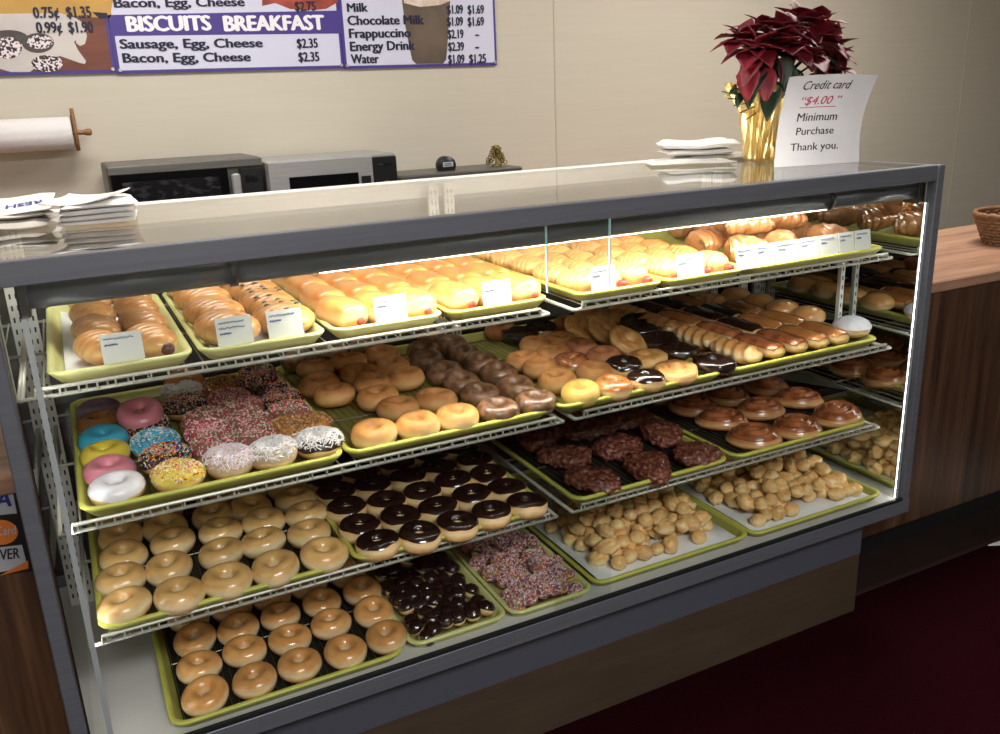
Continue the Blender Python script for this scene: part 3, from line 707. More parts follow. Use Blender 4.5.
T1 = [(117.2, 487.7, 'white', 'white iced ring donut at the front left tray corner'), (109, 471.4, 'pink', 'pink iced donut just behind the white iced one'),
      (105.4, 455, 'yellow', 'yellow iced donut behind the pink one'), (103.3, 438.7, 'blue', 'bright blue iced donut behind the yellow one'),
      (101, 423, 'glaze', 'brown glazed donut in shade behind the blue iced one'), (99, 411, 'lilac', 'lilac iced donut in shade at the back left of the sprinkle tray'),
      (177.5, 475.5, 'yellowmix', 'donut under yellow and red sprinkles right of the white iced one'), (165.3, 458, 'rainbow', 'rainbow sprinkled chocolate donut right of the pink iced one'),
      (155, 442.8, 'bluemix', 'donut with blue and white sprinkles right of the yellow iced one'), (144.8, 425.4, 'darkmix', 'sprinkled donut behind the blue sprinkled one, under a pink iced donut'),
      (228.6, 461.4, 'pinkcoconut', 'pinkish white coconut donut in the front row'), (214.3, 447, 'redmix', 'red sprinkled donut behind the pinkish coconut donut'),
      (208.5, 434, 'pinkmix', 'pink sprinkled donut second behind the pinkish coconut one'), (206, 420, 'redmix', 'red sprinkled donut third behind the pinkish coconut one'),
      (184.7, 406, 'darkmix', 'multicoloured sprinkled chocolate donut near the tray back'), (182, 393, 'coconut', 'white coconut topped donut in shade at the tray back'),
      (273.6, 453, 'coconut', 'white coconut donut in the middle of the front row'), (256, 437, 'redmix', 'red and green sprinkled donut behind the white coconut one'),
      (249, 424, 'redmix', 'red sprinkled donut second behind the white coconut one'), (241, 409.5, 'pinkmix', 'pink sprinkled donut third behind the white coconut one'),
      (229, 400, 'pinkmix', 'pink sprinkled donut fourth behind the white coconut one'), (222.5, 388, 'nuts', 'nut covered donut in shade near the tray back'),
      (318.5, 443, 'cocochoc', 'chocolate donut with white shreds at the front right corner'), (311, 427.7, 'nuts', 'chopped nut donut behind the white shred chocolate one'),
      (290, 430, 'nuts', 'chopped nut donut left of the other nut donut'), (289, 414, 'redmix', 'red sprinkled donut behind the two nut donuts'),
      (282.5, 401.5, 'rainbow', 'rainbow sprinkled donut second behind the nut donuts'), (268, 389, 'rainbow', 'rainbow sprinkled chocolate donut by the right tray edge near the back')]
for px, py, kd, lb in T1: fancy(px, py, kd, lb)
fancy(140, 412.5, 'pink', 'pink iced donut lying on top of a sprinkled one', lift=.026, tilt=(R(20), 0))
fancy(258, 376, 'rainbow', 'dark chocolate donut with rainbow sprinkles lying topmost at the tray back', lift=.024, tilt=(R(20), R(-6)))
fancy(183, 379, 'glaze', 'plain tan donut leaning upright at the back of the sprinkle tray', lift=.02, tilt=(R(55), 0))

# ---- second shelf, tray two: plain and brown cake donuts
def at(px, py, dz=.022): return onz(px, py, ZB + RK + dz)
for (px, py, lb) in [(374.2, 433.2, 'front left'), (418, 424.8, 'second in the front row'), (457.5, 417.3, 'third in the front row')]:
    p = at(px, py); donut_single('plain_donut', ring('bread', 41 + random.randrange(3)), 'pale golden plain cake donut, %s of the brown cake tray' % lb, 'donut', p.x, p.y, ZB + RK, 'plain cake donuts', (R(4), jit(.08)), 1.02)
PL = [(397.7, 408.7, 'second row, behind the pale front pair'), (435.5, 400, 'second row, next to the brown ones'), (378.3, 397.4, 'third behind the pale front left one'), (334.4, 394.4, 'foremost of the left column'), (320, 384, 'second of the left column'), (315, 369, 'third of the left column'),
      (371, 384, 'second column, just behind the third row'), (359, 374, 'second column, near the back'), (347.7, 361.7, 'second column, rearmost'), (406, 378, 'third column, foremost'), (390.6, 366.8, 'third column, middle'), (381.4, 355.5, 'third column, rearmost')]
for px, py, lb in PL:
    p = at(px, py); donut_single('plain_donut', ring('cake', 44 + random.randrange(3)), 'tan plain cake donut, %s' % lb, 'donut', p.x, p.y, ZB + RK, 'plain cake donuts', (R(2) + jit(.1), jit(.1)), 1.02)
BR = [(496.9, 411, 'front row, beside the pale plain donut'), (534.7, 403, 'front right tray corner'), (479.5, 395.8, 'second row, left'), (515.3, 388.7, 'second row, right'), (461, 383.6, 'third row, left'), (497.9, 374.4, 'third row, right'), (444.7, 373.4, 'fourth row, left'), (480.5, 364, 'fourth row, right'),
      (427.4, 362, 'fifth row, left'), (463, 356, 'fifth row, right'), (423, 352, 'sixth row, left'), (450, 345.8, 'sixth row, right'), (298.6, 361, 'alone in the back left corner'), (331, 353.5, 'back row, second from the left'), (366, 347, 'back row, third from the left'), (432, 341, 'rearmost near the tray middle')]
for px, py, lb in BR:
    p = at(px, py, .018); donut_single('blueberry_donut', ring('brownglz', 51 + random.randrange(3), amp=.07), 'brown glazed blueberry cake donut, %s' % lb, 'donut', p.x, p.y, ZB + RK, 'brown glazed cake donuts', (R(8) + jit(.08), jit(.08)), .98)

# ---- second shelf, tray three: mixed
def oldfashioned(mat, seed):
    rows = []; n, m = 64, 18
    for i in range(m):
        a = 2 * pi * i / m; row = []
        for j in range(n):
            p = 2 * pi * j / n; crack = .5 + .5 * cos(6 * p + seed + .4 * sin(3 * p))
            fl = 1 + (.26 * crack ** 2 if cos(a) > -.2 else 0) * max(0, .6 + sin(a) * .2)
            rr = .027 + .02 * cos(a) * fl; z = .016 + .015 * sin(a) + (.006 * abs(sin(2.5 * a)) if sin(a) > 0 else 0) + (.004 * crack * max(0, cos(a)) * (1 if sin(a) < .4 else 0))
            row.append((rr * cos(p), rr * sin(p), max(z, 0)))
        rows.append(row)
    rows.append(rows[0]); return MB().grid(rows, True).mesh('old_fashioned', M[mat])
OF = [oldfashioned('oldfash', s) for s in (0, 2)]; OFD = [oldfashioned('choc', s) for s in (1, 3)]
MX = [(581.2, 393.6, 'yellow', 'yellow cake donut at the front left of the mixed tray'), (612.2, 388.3, 'dip', 'donut with a thin brown glaze on top in the mixed tray front row'), (645.8, 382, 'choc', 'chocolate iced cake donut in the mixed tray front row'),
      (675.9, 373.2, 'of', 'crinkled old-fashioned donut in the mixed tray front row'), (714, 364.4, 'ofd', 'dark crinkled chocolate donut at the front right of the mixed tray'),
      (557.3, 381.2, 'cake', 'tan cake donut behind the yellow cake one'), (593.6, 373.2, 'cake', 'tan cake donut behind the thinly glazed one'), (623.7, 368, 'choc', 'chocolate iced donut in the second row of the mixed tray'), (646.7, 360, 'of', 'crinkled old-fashioned donut in the second row of the mixed tray'), (678.5, 352, 'ofd', 'dark crinkled donut in the second row of the mixed tray'),
      (540.5, 368.8, 'cake', 'tan cake donut, leftmost of the third mixed row'), (571.5, 364.4, 'dipb', 'dark brown topped donut in the third mixed row'), (603.3, 357.3, 'cinn', 'cinnamon coated donut in the third mixed row'), (659, 341.4, 'ofd', 'dark crinkled donut in the third mixed row'),
      (524.5, 361.7, 'cake', 'tan cake donut, leftmost of the fourth mixed row'), (552.9, 355.5, 'cake', 'tan cake donut right of the leftmost in the fourth mixed row'), (581, 349.3, 'cinn', 'cinnamon coated donut in the fourth mixed row'), (643, 331.6, 'ofd', 'dark crinkled donut in the fourth mixed row'),
      (535, 346.7, 'cake', 'tan cake donut, left in the fifth mixed row'), (561.7, 342.2, 'cake', 'tan cake donut, right in the fifth mixed row'), (639, 322.5, 'ofd', 'dark crinkled donut at the back of the mixed tray'), (589, 318.5, 'cake', 'tan cake donut at the back of the mixed tray'), (614, 317, 'of', 'crinkled donut at the back of the mixed tray'),
      (568, 325, 'cinn', 'cinnamon donut at the back of the mixed tray'), (541, 331, 'choc', 'chocolate donut at the back left of the mixed tray'), (520, 335, 'ofd', 'dark donut in the back left corner of the mixed tray'), (500.6, 331, 'cinn', 'brown donut at the back edge near the tray gap'),
      (623.7, 342.2, 'ofl', 'ring of old-fashioned dough lying tilted on its neighbours'), (601.6, 331.6, 'ofl', 'old-fashioned ring leaning behind the tilted one'), (578.5, 329.8, 'ofl', 'old-fashioned ring leaning far left of its kind')]
for px, py, kd, lb in MX:
    p = at(px, py, .018 if kd != 'ofl' else .03); tl = (R(2) + jit(.08), jit(.08)); sd = 61 + random.randrange(3); g = 'mixed cake donuts'
    if kd in ('yellow', 'cake', 'cinn'): donut_single('cake_donut', ring({'yellow': 'yellowcake', 'cake': 'cake', 'cinn': 'cinn'}[kd], sd), lb, 'donut', p.x, p.y, ZB + RK, g, tl, .98)
    elif kd in ('choc', 'dip', 'dipb'): donut_iced('iced_cake_donut', [('dough', ring('bread', sd), 0), ('icing', ice({'choc': 'choc', 'dip': 'caramel', 'dipb': 'rollglz'}[kd], sd, a0=20), 0)], lb, p.x, p.y, ZB + RK, g, tl, .98)
    elif kd == 'ofl': donut_single('old_fashioned_donut', OF[0], lb, 'donut', p.x, p.y, ZB + RK + .016, g, (R(30), R(14)), 1.05)
    else: donut_single('old_fashioned_donut', (OF if kd == 'of' else OFD)[random.randrange(2)], lb, 'donut', p.x, p.y, ZB + RK, g, tl, 1.04)

# ---- second shelf, tray four: long bars
def bar_rows(L, W, H, seed, n=20, m=22, twist=0):
    rows = []
    for i in range(m + 1):
        t = -1 + 2 * i / m; e = max(0, 1 - abs(t) ** 5) ** .42
        if i in (0, m): e = .02
        row = []
        for j in range(n):
            a = 2 * pi * j / n; tw = (1 + .16 * cos(2 * a + t * twist)) if twist else 1
            row.append((W / 2 * cos(a) * e * tw * (1 + .04 * sin(3 * t + seed)), t * L / 2, H / 2 + H / 2 * math.copysign(abs(sin(a)) ** .8, sin(a)) * e * tw))
        rows.append(row)
    return rows
def bar_mesh(L, W, H, seed, mat, twist=0, nm='dough'): return MB().grid(bar_rows(L, W, H, seed, twist=twist, m=44 if twist else 22), True).mesh(nm, mat)
def bar_ice(L, W, H, seed, mat):
    def part(k):
        rows = []
        for i in range(19):
            t = -.93 + 1.86 * i / 18; e = max(0, 1 - abs(t) ** 5) ** .42; row = []
            for j in range(13):
                a = pi * (.13 + .74 * j / 12); row.append(((W / 2 + k) * cos(a) * e, t * L / 2, H / 2 + (H / 2 * abs(sin(a)) ** .8 + k) * (e if abs(t) < .9 else e + .04)))
            rows.append(row)
        return rows
    A, B2 = part(.0016), part(-.001); b = MB(); b.grid(A); b.grid(B2)
    for i in (0, -1): b.grid([A[i], B2[i]])
    for j in (0, -1): b.grid([[r2[j] for r2 in A], [r2[j] for r2 in B2]])
    return b.mesh('icing', mat)
BL = .152
BARD = bar_mesh(BL, .066, .042, 1, M['bread']); TWI = bar_mesh(BL, .062, .042, 2, M['glazed'], 14)
BARI = {k: bar_ice(BL, .066, .042, 1, M[k]) for k in ('choc', 'caramel', 'rollglz')}
fx = [onz(u, v, ZB + .026).x for u, v in ((750, 359), (774, 354.6), (794, 348), (816, 344), (835, 339))]
KND = [['twist', 'rollglz', 'rollglz', 'caramel', 'caramel'], ['twist', 'rollglz', 'choc', 'caramel', 'caramel'], ['twist', 'caramel', 'choc', 'choc', 'caramel'], ['twist', 'choc', 'choc', 'caramel', 'twist']]
dsc = {'twist': 'glazed twisted dough bar', 'rollglz': 'long bar with cracked brown glaze', 'caramel': 'long bar with smooth caramel icing', 'choc': 'long bar with chocolate icing'}
for j in range(4):
    for i in range(5):
        kd = KND[j][i]; x, y = fx[i] + .012 + jit(.003), .1 + j * .152 + jit(.004)
        t = thing('twist_donut' if kd == 'twist' else 'long_john', '%s, %s, %s of bar tray' % (dsc[kd], ordn(i, 5), rown(j)), 'donut', group='long iced bars')
        if kd == 'twist': put('dough', TWI, t)
        else: put('dough', BARD, t); put('icing', BARI[kd], t)
        place(t, x, y, ZB + RK, jit(.06), (0, 0))
for y, lb, kd in ((.09, 'round bun heaped with powdered sugar at the front right corner of the bar tray', 'powder'), (.24, 'plain filled bun behind the powdered sugar bun', 0), (.335, 'plain filled bun second behind the powdered sugar bun', 0), (.43, 'plain filled bun third behind the powdered sugar bun', 0), (.53, 'plain filled bun rearmost behind the powdered sugar bun', 0)):
    t = thing('filled_bun', lb, 'donut', (1.838, y - .012, ZB + RK), 0, 'filled buns')
    rows = lambda k, z0, s: [[(s * (.047 + k) * cos(a) * cos(p), s * (.047 + k) * cos(a) * sin(p), .028 + (.028 + k) * sin(a)) for p in [2 * pi * q / 32 for q in range(32)]] for a in [R(z0 + (90 - z0) * q / 12) for q in range(13)]]
    MB().grid(rows(0, -90, 1), True).build('dough', M['glazed'], t, True)
    if kd: MB().grid(rows(.002, 6, 1) + rows(-.0005, 6, 1)[::-1], True).build('powdered_sugar', M['powder'], t, True)

# ---- donut holes
def ball_rows(r, seed, z0=-90, k=0, sq=(1, 1, .92), n=18, m=10, nz=.1):
    rows = []
    for i in range(m + 1):
        a = R(z0 + (90 - z0) * i / m); row = []
        for j in range(n):
            p = 2 * pi * j / n; d = Vector((cos(a) * cos(p) * sq[0], cos(a) * sin(p) * sq[1], sin(a) * sq[2]))
            f = 1 + nz * noise.noise(d * 2.1 + Vector((seed * 7.3, seed, 0))); q = d * (r * f + k)
            row.append((q.x, q.y, q.z + r * .92))
        rows.append(row)
    return rows
HB = [MB().grid(ball_rows(.0165, s), True).mesh('dough', M['hole']) for s in range(4)]
HBL = [MB().grid(ball_rows(.0175, s + 9, sq=(1.2 + .12 * (s % 3), .92, .92), nz=.26, n=22, m=14), True).mesh('dough', M['hole']) for s in range(6)]
HCAP = [MB().grid(ball_rows(.0165, s, 2, .0013) + ball_rows(.0165, s, 2, -.0004)[::-1], True).mesh('icing', M['choc']) for s in range(4)]
HSPR = [sprinkle_mesh('sprinkles', 'rainbow' if s == 0 else 'holemix', 0, .0165, .031, 90 + s, n=210, ln=.0038, th=.0012, a0=-5, a1=85, off=.0016) for s in range(4)]
HCAP2 = [MB().grid(ball_rows(.0165, s, -15, .0011) + ball_rows(.0165, s, -15, -.0004)[::-1], True).mesh('icing', M['mauveice']) for s in range(4)]
x0, x1, yf, z = TB['D2']
for j in range(17):
    for i in range(6):
        yy = yf + .034 + j * .0315
        if yy > .50: continue
        x = x0 + .036 + (x1 - x0 - .072) * (i + (.25 if j % 2 else -.02)) / 5.25; s = (i * 3 + j) % 4
        t = thing('chocolate_donut_hole', 'golden donut hole half dipped in shiny chocolate in the narrow deck tray', 'donut hole', group='chocolate dipped donut holes')
        put('dough', HB[s], t); put('icing', HCAP[s], t); place(t, x + jit(.004), yy + jit(.004), z + .004 + (.012 if random.random() < .35 else 0), None, (random.uniform(-.2, .7), jit(.5)), 1.1)
x0, x1, yf, z = TB['D3']
for j in range(15):
    for i in range(6):
        yy = yf + .034 + j * .035
        if yy > .50: continue
        x = x0 + .034 + (x1 - x0 - .068) * (i + (.3 if j % 2 else 0)) / 5.3; s = (i * 3 + j) % 4; bare = random.random() < .09
        t = thing('sprinkled_donut_hole', 'donut hole coated in colourful sprinkles in the narrow deck tray', 'donut hole', group='sprinkled donut holes')
        put('dough', HB[s], t)
        put('icing', HCAP2[s], t); put('sprinkles', HSPR[s], t)['kind'] = 'stuff'
        place(t, x + jit(.004), yy + jit(.004), z + .006 + random.choice((0, 0, .008, .014)), None, (R(75), jit(.3)) if bare else (jit(.5), jit(.5)), 1.06)
def heap(key, n0, wh, margin, seed):
    """a heap: three layers of balls, each resting in the hollows of the one below"""
    x0, x1, yf, z = TB[key]; rnd = random.Random(seed); q = .0405; cnt = 0
    cx, cy = (x0 + x1) / 2 + margin[4], yf + .32
    for lay in range(3):
        zz = z + .0055 + lay * .027
        j = 0; y = yf + margin[0] + lay * .03
        while y < yf + .35 - lay * .02:
            x = x0 + margin[1] + lay * margin[3] + (q / 2 if (j + lay) % 2 else 0)
            while x < x1 - margin[2] - lay * margin[3]:
                drop = .0 if lay == 0 else (.10 if lay == 1 else .30)
                edge = (lay == 0 and (x < x0 + margin[1] + q or y < yf + margin[0] + q) and rnd.random() < .35)
                if rnd.random() > drop and not edge:
                    big = rnd.random() < .55
                    me = HBL[rnd.randrange(6)] if big else HB[rnd.randrange(4)]
                    o = put('plain_donut_hole', me); tag(o, 'plain golden glazed donut hole in the heaped tray %s' % wh, 'donut hole', 'plain donut holes ' + wh)
                    sc = rnd.uniform(1.05, 1.27); o.location = (x + rnd.uniform(-.005, .005), y + rnd.uniform(-.005, .005), zz + rnd.uniform(-.003, .004))
                    o.rotation_euler = (rnd.uniform(-.4, .4), rnd.uniform(-.4, .4), rnd.uniform(0, 6.28)); o.scale = (sc, sc, sc * .98); cnt += 1
                x += q
            y += q * .95; j += 1
    return cnt
heap('D4', 0, 'left of the corner tray', (.06, .058, .05, .022, 0), 3)
heap('D5', 0, 'at the right corner of the deck', (.055, .06, .04, .022, 0), 5)

# ---- top shelf
def ridged_roll(L, W, H, turns, mat, seed, amp=.07, n=24, m=64, bend=0, tip=.55):
    rows = []
    for i in range(m + 1):
        t = -1 + 2 * i / m; e = (1 - abs(t) ** 2.6) ** tip if i not in (0, m) else .05
        row = []
        for j in range(n):
            a = 2 * pi * j / n; ph = (t * turns + .12 * sin(a)) % 1.0
            rd = 1 - amp * (abs(2 * ph - 1) ** 3)
            x = W / 2 * cos(a) * e * rd; z = H / 2 + H / 2 * sin(a) * e * rd; y = t * L / 2
            x += bend * t * t; row.append((x, y, max(z, 0)))
        rows.append(row)
    return MB().grid(rows, True).mesh('dough', mat)
def sausage_mesh(L, r, mat): return MB().lathe([(.0005, -L / 2), (r * .7, -L / 2 + .002), (r, -L / 2 + .007), (r, L / 2 - .007), (r * .7, L / 2 - .002), (.0005, L / 2)], 14).mesh('sausage', mat)
SM1 = sausage_mesh(.15, .0115, M['darksausage']); SM2 = sausage_mesh(.131, .0088, M['sausage'])
PIG = [ridged_roll(.135, .08, .056, 3.2, M['crescent'], s, .1) for s in (1, 2)]
BUN = [bar_mesh(.122, .074, .058, s, M['bun']) for s in (1, 2, 3)]
def sausage_roll(name, bun, sm, label, x, y, z, rz, cat, grp, tilt=0, zs=.022, tag2=None):
    t = thing(name, label, cat, group=grp); put('dough', bun, t)
    o = put('sausage', sm, t); o.rotation_euler = (pi / 2, 0, 0); o.location = (.006, 0, zs)
    return place(t, x, y, z, rz, (tilt, 0))
zt = ZA + .0055; SX = .082
for j in range(4):
    for i in range(2):
        sausage_roll('sausage_roll', PIG[(i + j) % 2], SM1, 'crescent dough around a dark sausage, %s in the %s of leftmost top tray' % (('left', 'right')[i], rown(j)), SX + i * .082, .15 + j * .142, zt, R(14), 'pastry', 'dark sausage rolls')
LR = [ridged_roll(.15, .105, .062, 4.5, M['crescent'], s, .07, bend=.008) for s in (3, 4)]
for j in range(4):
    donut_single('cheese_roll', LR[j % 2], 'plain pale crescent roll, %s in the left column of the second top tray' % ('foremost', 'second from front', 'third from front', 'rearmost')[j], 'pastry', .295, .15 + j * .142, zt, 'plain crescent rolls', (0, 0), 1, R(16))
PEP = MB()
for k in range(9):
    a = R(40 + 100 * ((k * 37) % 10) / 10); t = -.8 + 1.6 * ((k * 53) % 9) / 9; e = (1 - abs(t) ** 2.6) ** .55
    c = Vector((.05 * cos(a) * e, t * .07, .031 + .0325 * sin(a) * e)); PEP.add([c + Vector(v) for v in ((-.006, -.003, 0), (.006, -.003, .0), (.007, .003, .0), (-.005, .003, 0), (0, 0, .003))], [(0, 1, 4), (1, 2, 4), (2, 3, 4), (3, 0, 4), (3, 2, 1, 0)])
PEP = PEP.mesh('pepper_bits', M['pepper'])
for j in range(4):
    t = thing('pepper_roll', 'pepper flecked crescent roll, %s in the right column of second top tray' % ('foremost', 'second from front', 'third from front', 'rearmost')[j], 'pastry', group='pepper rolls')
    put('dough', LR[(j + 1) % 2], t); put('pepper_bits', PEP, t); place(t, .402, .16 + j * .142, zt, R(10), (0, 0))
for key, wh in (('A3', 'tray beside pepper rolls'), ('A4', 'tray left of crescents')):
    x0, x1, yf, z = TB[key]
    for j in range(4):
        for i in range(3):
            sausage_roll('sausage_bun', BUN[(i + j) % 3], SM2, 'smooth bun with red sausage, %s in %s of top %s' % (('left', 'middle', 'right')[i], rown(j), wh), x0 + .045 + i * .071, yf + .085 + j * .132, zt, R(12) + jit(.05), 'pastry', 'smooth sausage buns', zs=.02)
CRS = [ridged_roll(.098, .07, .052, 3.6, M['crescent'], s, .13) for s in (5, 6)]
for key, wh in (('A5', 'left crescent tray'), ('A6', 'right crescent tray')):
    x0, x1, yf, z = TB[key]
    for j in range(5):
        for i in range(3):
            sausage_roll('stuffed_crescent', CRS[(i + j) % 2], SM2s if False else SM2, 'ridged crescent roll, %s in the %s of the %s' % (('left', 'middle', 'right')[i], rown(j), wh), x0 + .045 + i * .068, yf + .085 + j * .107, zt, R(14) + jit(.08), 'pastry', 'stuffed crescent rolls', zs=.018)
def croissant_mesh(seed):
    rows = []; n, m = 26, 72
    for i in range(m + 1):
        t = -1 + 2 * i / m; e = (1 - abs(t) ** 2.0) ** .75 if i not in (0, m) else .04; ang = t * 1.05
        cx, cy = .075 * sin(ang), .075 * (1 - cos(ang)) * 1.1; row = []
        for j in range(n):
            a = 2 * pi * j / n; ph = (t * 3.6 + .1 * sin(a)) % 1.0; rd = 1 - .16 * abs(2 * ph - 1) ** 3
            rr = .041 * e * rd; row.append((cx + rr * cos(a) * sin(ang) * .9, cy - .02 + rr * cos(a) * cos(ang), max(.034 + .034 * e * rd * sin(a) + .002 * sin(9 * a + t * 11), 0)))
        rows.append(row)
    return MB().grid(rows, True).mesh('croissant', M['wrapped'])
CR = [croissant_mesh(1)]
k = 0
for j in range(4):
    for i in range(3):
        if (i, j) == (0, 2) or (i, j) == (0, 3): continue
        donut_single('wrapped_croissant', CR[0], 'large croissant in clear film, %s in the %s of the wide top tray' % (('left', 'middle', 'right')[i], rown(j)), 'pastry', 1.525 + i * .145 + jit(.01), .15 + j * .135, ZA + .0045, 'film wrapped croissants', (jit(.1), jit(.1)), 1.05, R(200) + jit(.5))
for x, y, lb in ((1.60, .2, 'left'), (1.74, .23, 'right')):
    donut_single('wrapped_croissant', CR[0], 'large croissant in clear film lying on top of the others, %s one' % lb, 'pastry', x, y + .03, ZA + .055, 'film wrapped croissants', (R(10), 0), 1.0, R(160) + jit(.5))

# ---- price cards standing on the tray rims
def price_card(u0, u1, vtop, vbot, lab, y, z0=None, lines=3, h=.052):
    a, b2 = ony(u0, vbot, y), ony(u1, vbot, y); wd = (b2 - a).length; zz = ZA + .022
    t = thing('price_card', lab, 'card', ((a.x + b2.x) / 2, y, zz - .002), math.atan2(b2.y - a.y, b2.x - a.x)); t.rotation_euler.x = R(-9); hw = wd / 2
    MB().box(-hw, hw, -.0008, .0008, 0, h).build('card', M['card'], t)
    MB().poly([(-hw * .6, .0008, .004), (hw * .6, .0008, .004), (hw * .6, .016, -.002), (-hw * .6, .016, -.002)], (0, .0006, .0006)).build('foot', M['card'], t)
    s = MB(); rnd = random.Random(int(u0))
    for k in range(lines):
        n = 26; z1 = h - .009 - k * .0095; end = hw * (1.7 if k < lines - 1 else .9); pts = []
        for q in range(n):
            f = q / (n - 1); pts.append((-hw + .005 + (end - .008) * f, -.0012, z1 + .0022 * sin(q * 2.4 + rnd.uniform(-.6, .6)) * (0 if rnd.random() < .1 else 1)))
        s.tube(pts, .0008, 4)
    s.build('handwriting', M['ink'], t)
price_card(103, 145, 329, 357, 'handwritten price card in front of the dark sausage rolls', .068, lines=2)
price_card(218, 254, 316, 341, 'handwritten price card in front of the plain crescent rolls', .068)
price_card(269, 304, 308, 334, 'handwritten price card in front of the pepper rolls', .068, lines=2)
price_card(376, 408, 295, 317, 'overlit white price card in front of the smooth buns beside the pepper rolls', .06, lines=2)
price_card(484, 512, 284, 304, 'overlit white price card in front of the smooth buns left of the crescents', .06, lines=2)
price_card(592, 616, 268, 290, 'overlit white price card in front of the left crescent tray', .05, lines=2)
price_card(678, 704, 257, 279, 'overlit white price card in front of the right crescent tray', .05, lines=2)
for k, (ua, ub) in enumerate(((737, 756), (757, 775), (776, 799), (800, 818), (819, 837), (838, 853), (854, 869))):
    price_card(ua, ub, 248, 270, 'white price card in front of the wrapped croissants, %s in its row' % ordn(k, 7), .045, lines=2)

# ------------------------------------------------------------------ on top of the case
# poinsettia in gold foil
PX, PY = 1.828, .432
t = thing('poinsettia', 'red poinsettia in a gold foil wrapped pot on the case top', 'plant', (PX, PY, ZT + .001))
rnd = random.Random(4); cr = [[rnd.uniform(-1, 1) for _ in range(30)] for _ in range(26)]
b = MB(); rows = []
prof = [(.0, 0), (.040, 0), (.045, .01), (.047, .05), (.052, .09), (.062, .13), (.078, .165), (.094, .19), (.1, .2)]
def foil(k, a, r, z): return r * (1 + (.05 + .5 * max(0, z - .06)) * (sin(11 * a + z * 22) * .6 + sin(17 * a - z * 40) * .4)) + .0035 * sin(29 * a + z * 90) + .003 * sin(41 * a - z * 150)
for k, (r, z) in enumerate(prof): rows.append([(foil(k, a, r, z) * cos(a), foil(k, a, r, z) * sin(a), z + (.018 * sin(5 * a + 1) + .010 * sin(9 * a) if k == 8 else (.009 * sin(5 * a + 1) if k == 7 else 0))) for a in [2 * pi * q / 72 for q in range(72)]])
inner = [[(x * .95, y * .95, zz - .002) for x, y, zz in r2] for r2 in rows[::-1][:-3]]
MB().grid(rows + inner, True).build('foil_pot', M['gold'], t, False)
MB().lathe([(.001, .135), (.055, .135), (.056, .14), (.001, .145)], 20).build('soil', M['soil'], t)
def leaf_rows(L, W, curl, base, d, upv, fold=.25, notch=0):
    d = d.normalized(); s = d.cross(upv).normalized(); n = s.cross(d).normalized(); rows = []
    for i in range(11):
        f = i / 10; wv = W / 2 * (sin(pi * min(1, f * 1.02) ** .8) ** .8 if 0 < f < 1 else .02) * (1 + notch * (.3 if i in (4, 6) else 0))
        c = base + d * (L * f) - n * (curl * L * f * f) ; row = []
        for q in (-1, -.5, 0, .5, 1): row.append(c + s * (wv * q) + n * (fold * wv * abs(q)))
        rows.append(row)
    return rows
def leaves(name, mat, items, par):
    for L, W, curl, base, d, nt_ in items:
        A = leaf_rows(L, W, curl, base, d, Vector((0, 0, 1)), notch=nt_); b = MB(); b.grid(A)
        o = b.build(name, mat, par, True); so = o.modifiers.new('thickness', 'SOLIDIFY'); so.thickness = .0008
heads = [(785, 34, .40), (820, 42, .42), (755, 50, .40), (798, 24, .46), (826, 72, .44), (768, 74, .44), (765, 32, .46), (806, 58, .38), (830, 52, .46), (745, 40, .44), (775, 54, .42), (815, 28, .46), (790, 48, .38)]
stem = MB(); center = Vector((0, 0, .14)); bud = MB()
for hi, (u, v, y) in enumerate(heads):
    H = ony(u, v, y) - Vector((PX, PY, ZT + .001)); ax = (H - Vector((0, .03, .18))).normalized()
    stem.tube([center + Vector((H.x * .1, H.y * .1, 0)), center + (H - center) * .55 + Vector((0, 0, .012)), H], .003, 6)
    e1 = ax.orthogonal().normalized(); e2 = ax.cross(e1); its = []
    for ringk, cnt, LL, sp in ((0, 7, .088, .95), (1, 5, .064, .6)):
        for k in range(cnt):
            a = 2 * pi * (k + .5 * ringk) / cnt + hi; dd = (e1 * cos(a) + e2 * sin(a)) * sp + ax * (.35 if ringk == 0 else .75)
            if dd.z < -.3: dd.z *= .7
            its.append((LL * rnd.uniform(.8, 1.12), LL * .80, .35, H + ax * .004 * ringk, dd, .5))
    leaves('bract', M['bract'], its, t)
    for k in range(5):
        c = H + ax * .006 + Vector((rnd.uniform(-1, 1), rnd.uniform(-1, 1), rnd.uniform(-1, 1))) * .006; bud.add([(c.x + x * .003, c.y + y2 * .003, c.z + z2 * .003) for x, y2, z2 in ((1, 0, 0), (-1, 0, 0), (0, 1, 0), (0, -1, 0), (0, 0, 1), (0, 0, -1))], [(0, 2, 4), (2, 1, 4), (1, 3, 4), (3, 0, 4), (2, 0, 5), (1, 2, 5), (3, 1, 5), (0, 3, 5)])
stem.build('stems', M['leaf'], t, True); bud.build('buds', M['cyathia'], t)
its = []
for u, v, y, du, dv, L in ((790, 75, .40, -8, 40, .13), (810, 62, .40, 20, 30, .13), (782, 58, .40, -28, 22, .12), (828, 64, .42, 24, 26, .11), (756, 72, .38, -12, 36, .1), (768, 60, .40, -40, 12, .10), (765, 70, .38, -32, 34, .11), (775, 80, .36, -10, 34, .11), (792, 66, .35, 4, 40, .13), (800, 70, .36, 14, 36, .12), (785, 55, .36, 2, 26, .09), (815, 70, .37, 10, 22, .1), (765, 50, .42, -34, 2, .09), (825, 55, .42, 22, 26, .1), (740, 88, .40, -26, 6, .05), (742, 92, .40, -10, 22, .05)):
    p = ony(u, v, y); q = ony(u + du, v + dv, y - .03); its.append((L, L * .5, .25, p - Vector((PX, PY, ZT + .001)), q - p, 0))
leaves('leaf', M['leaf'], its, t)
its = []
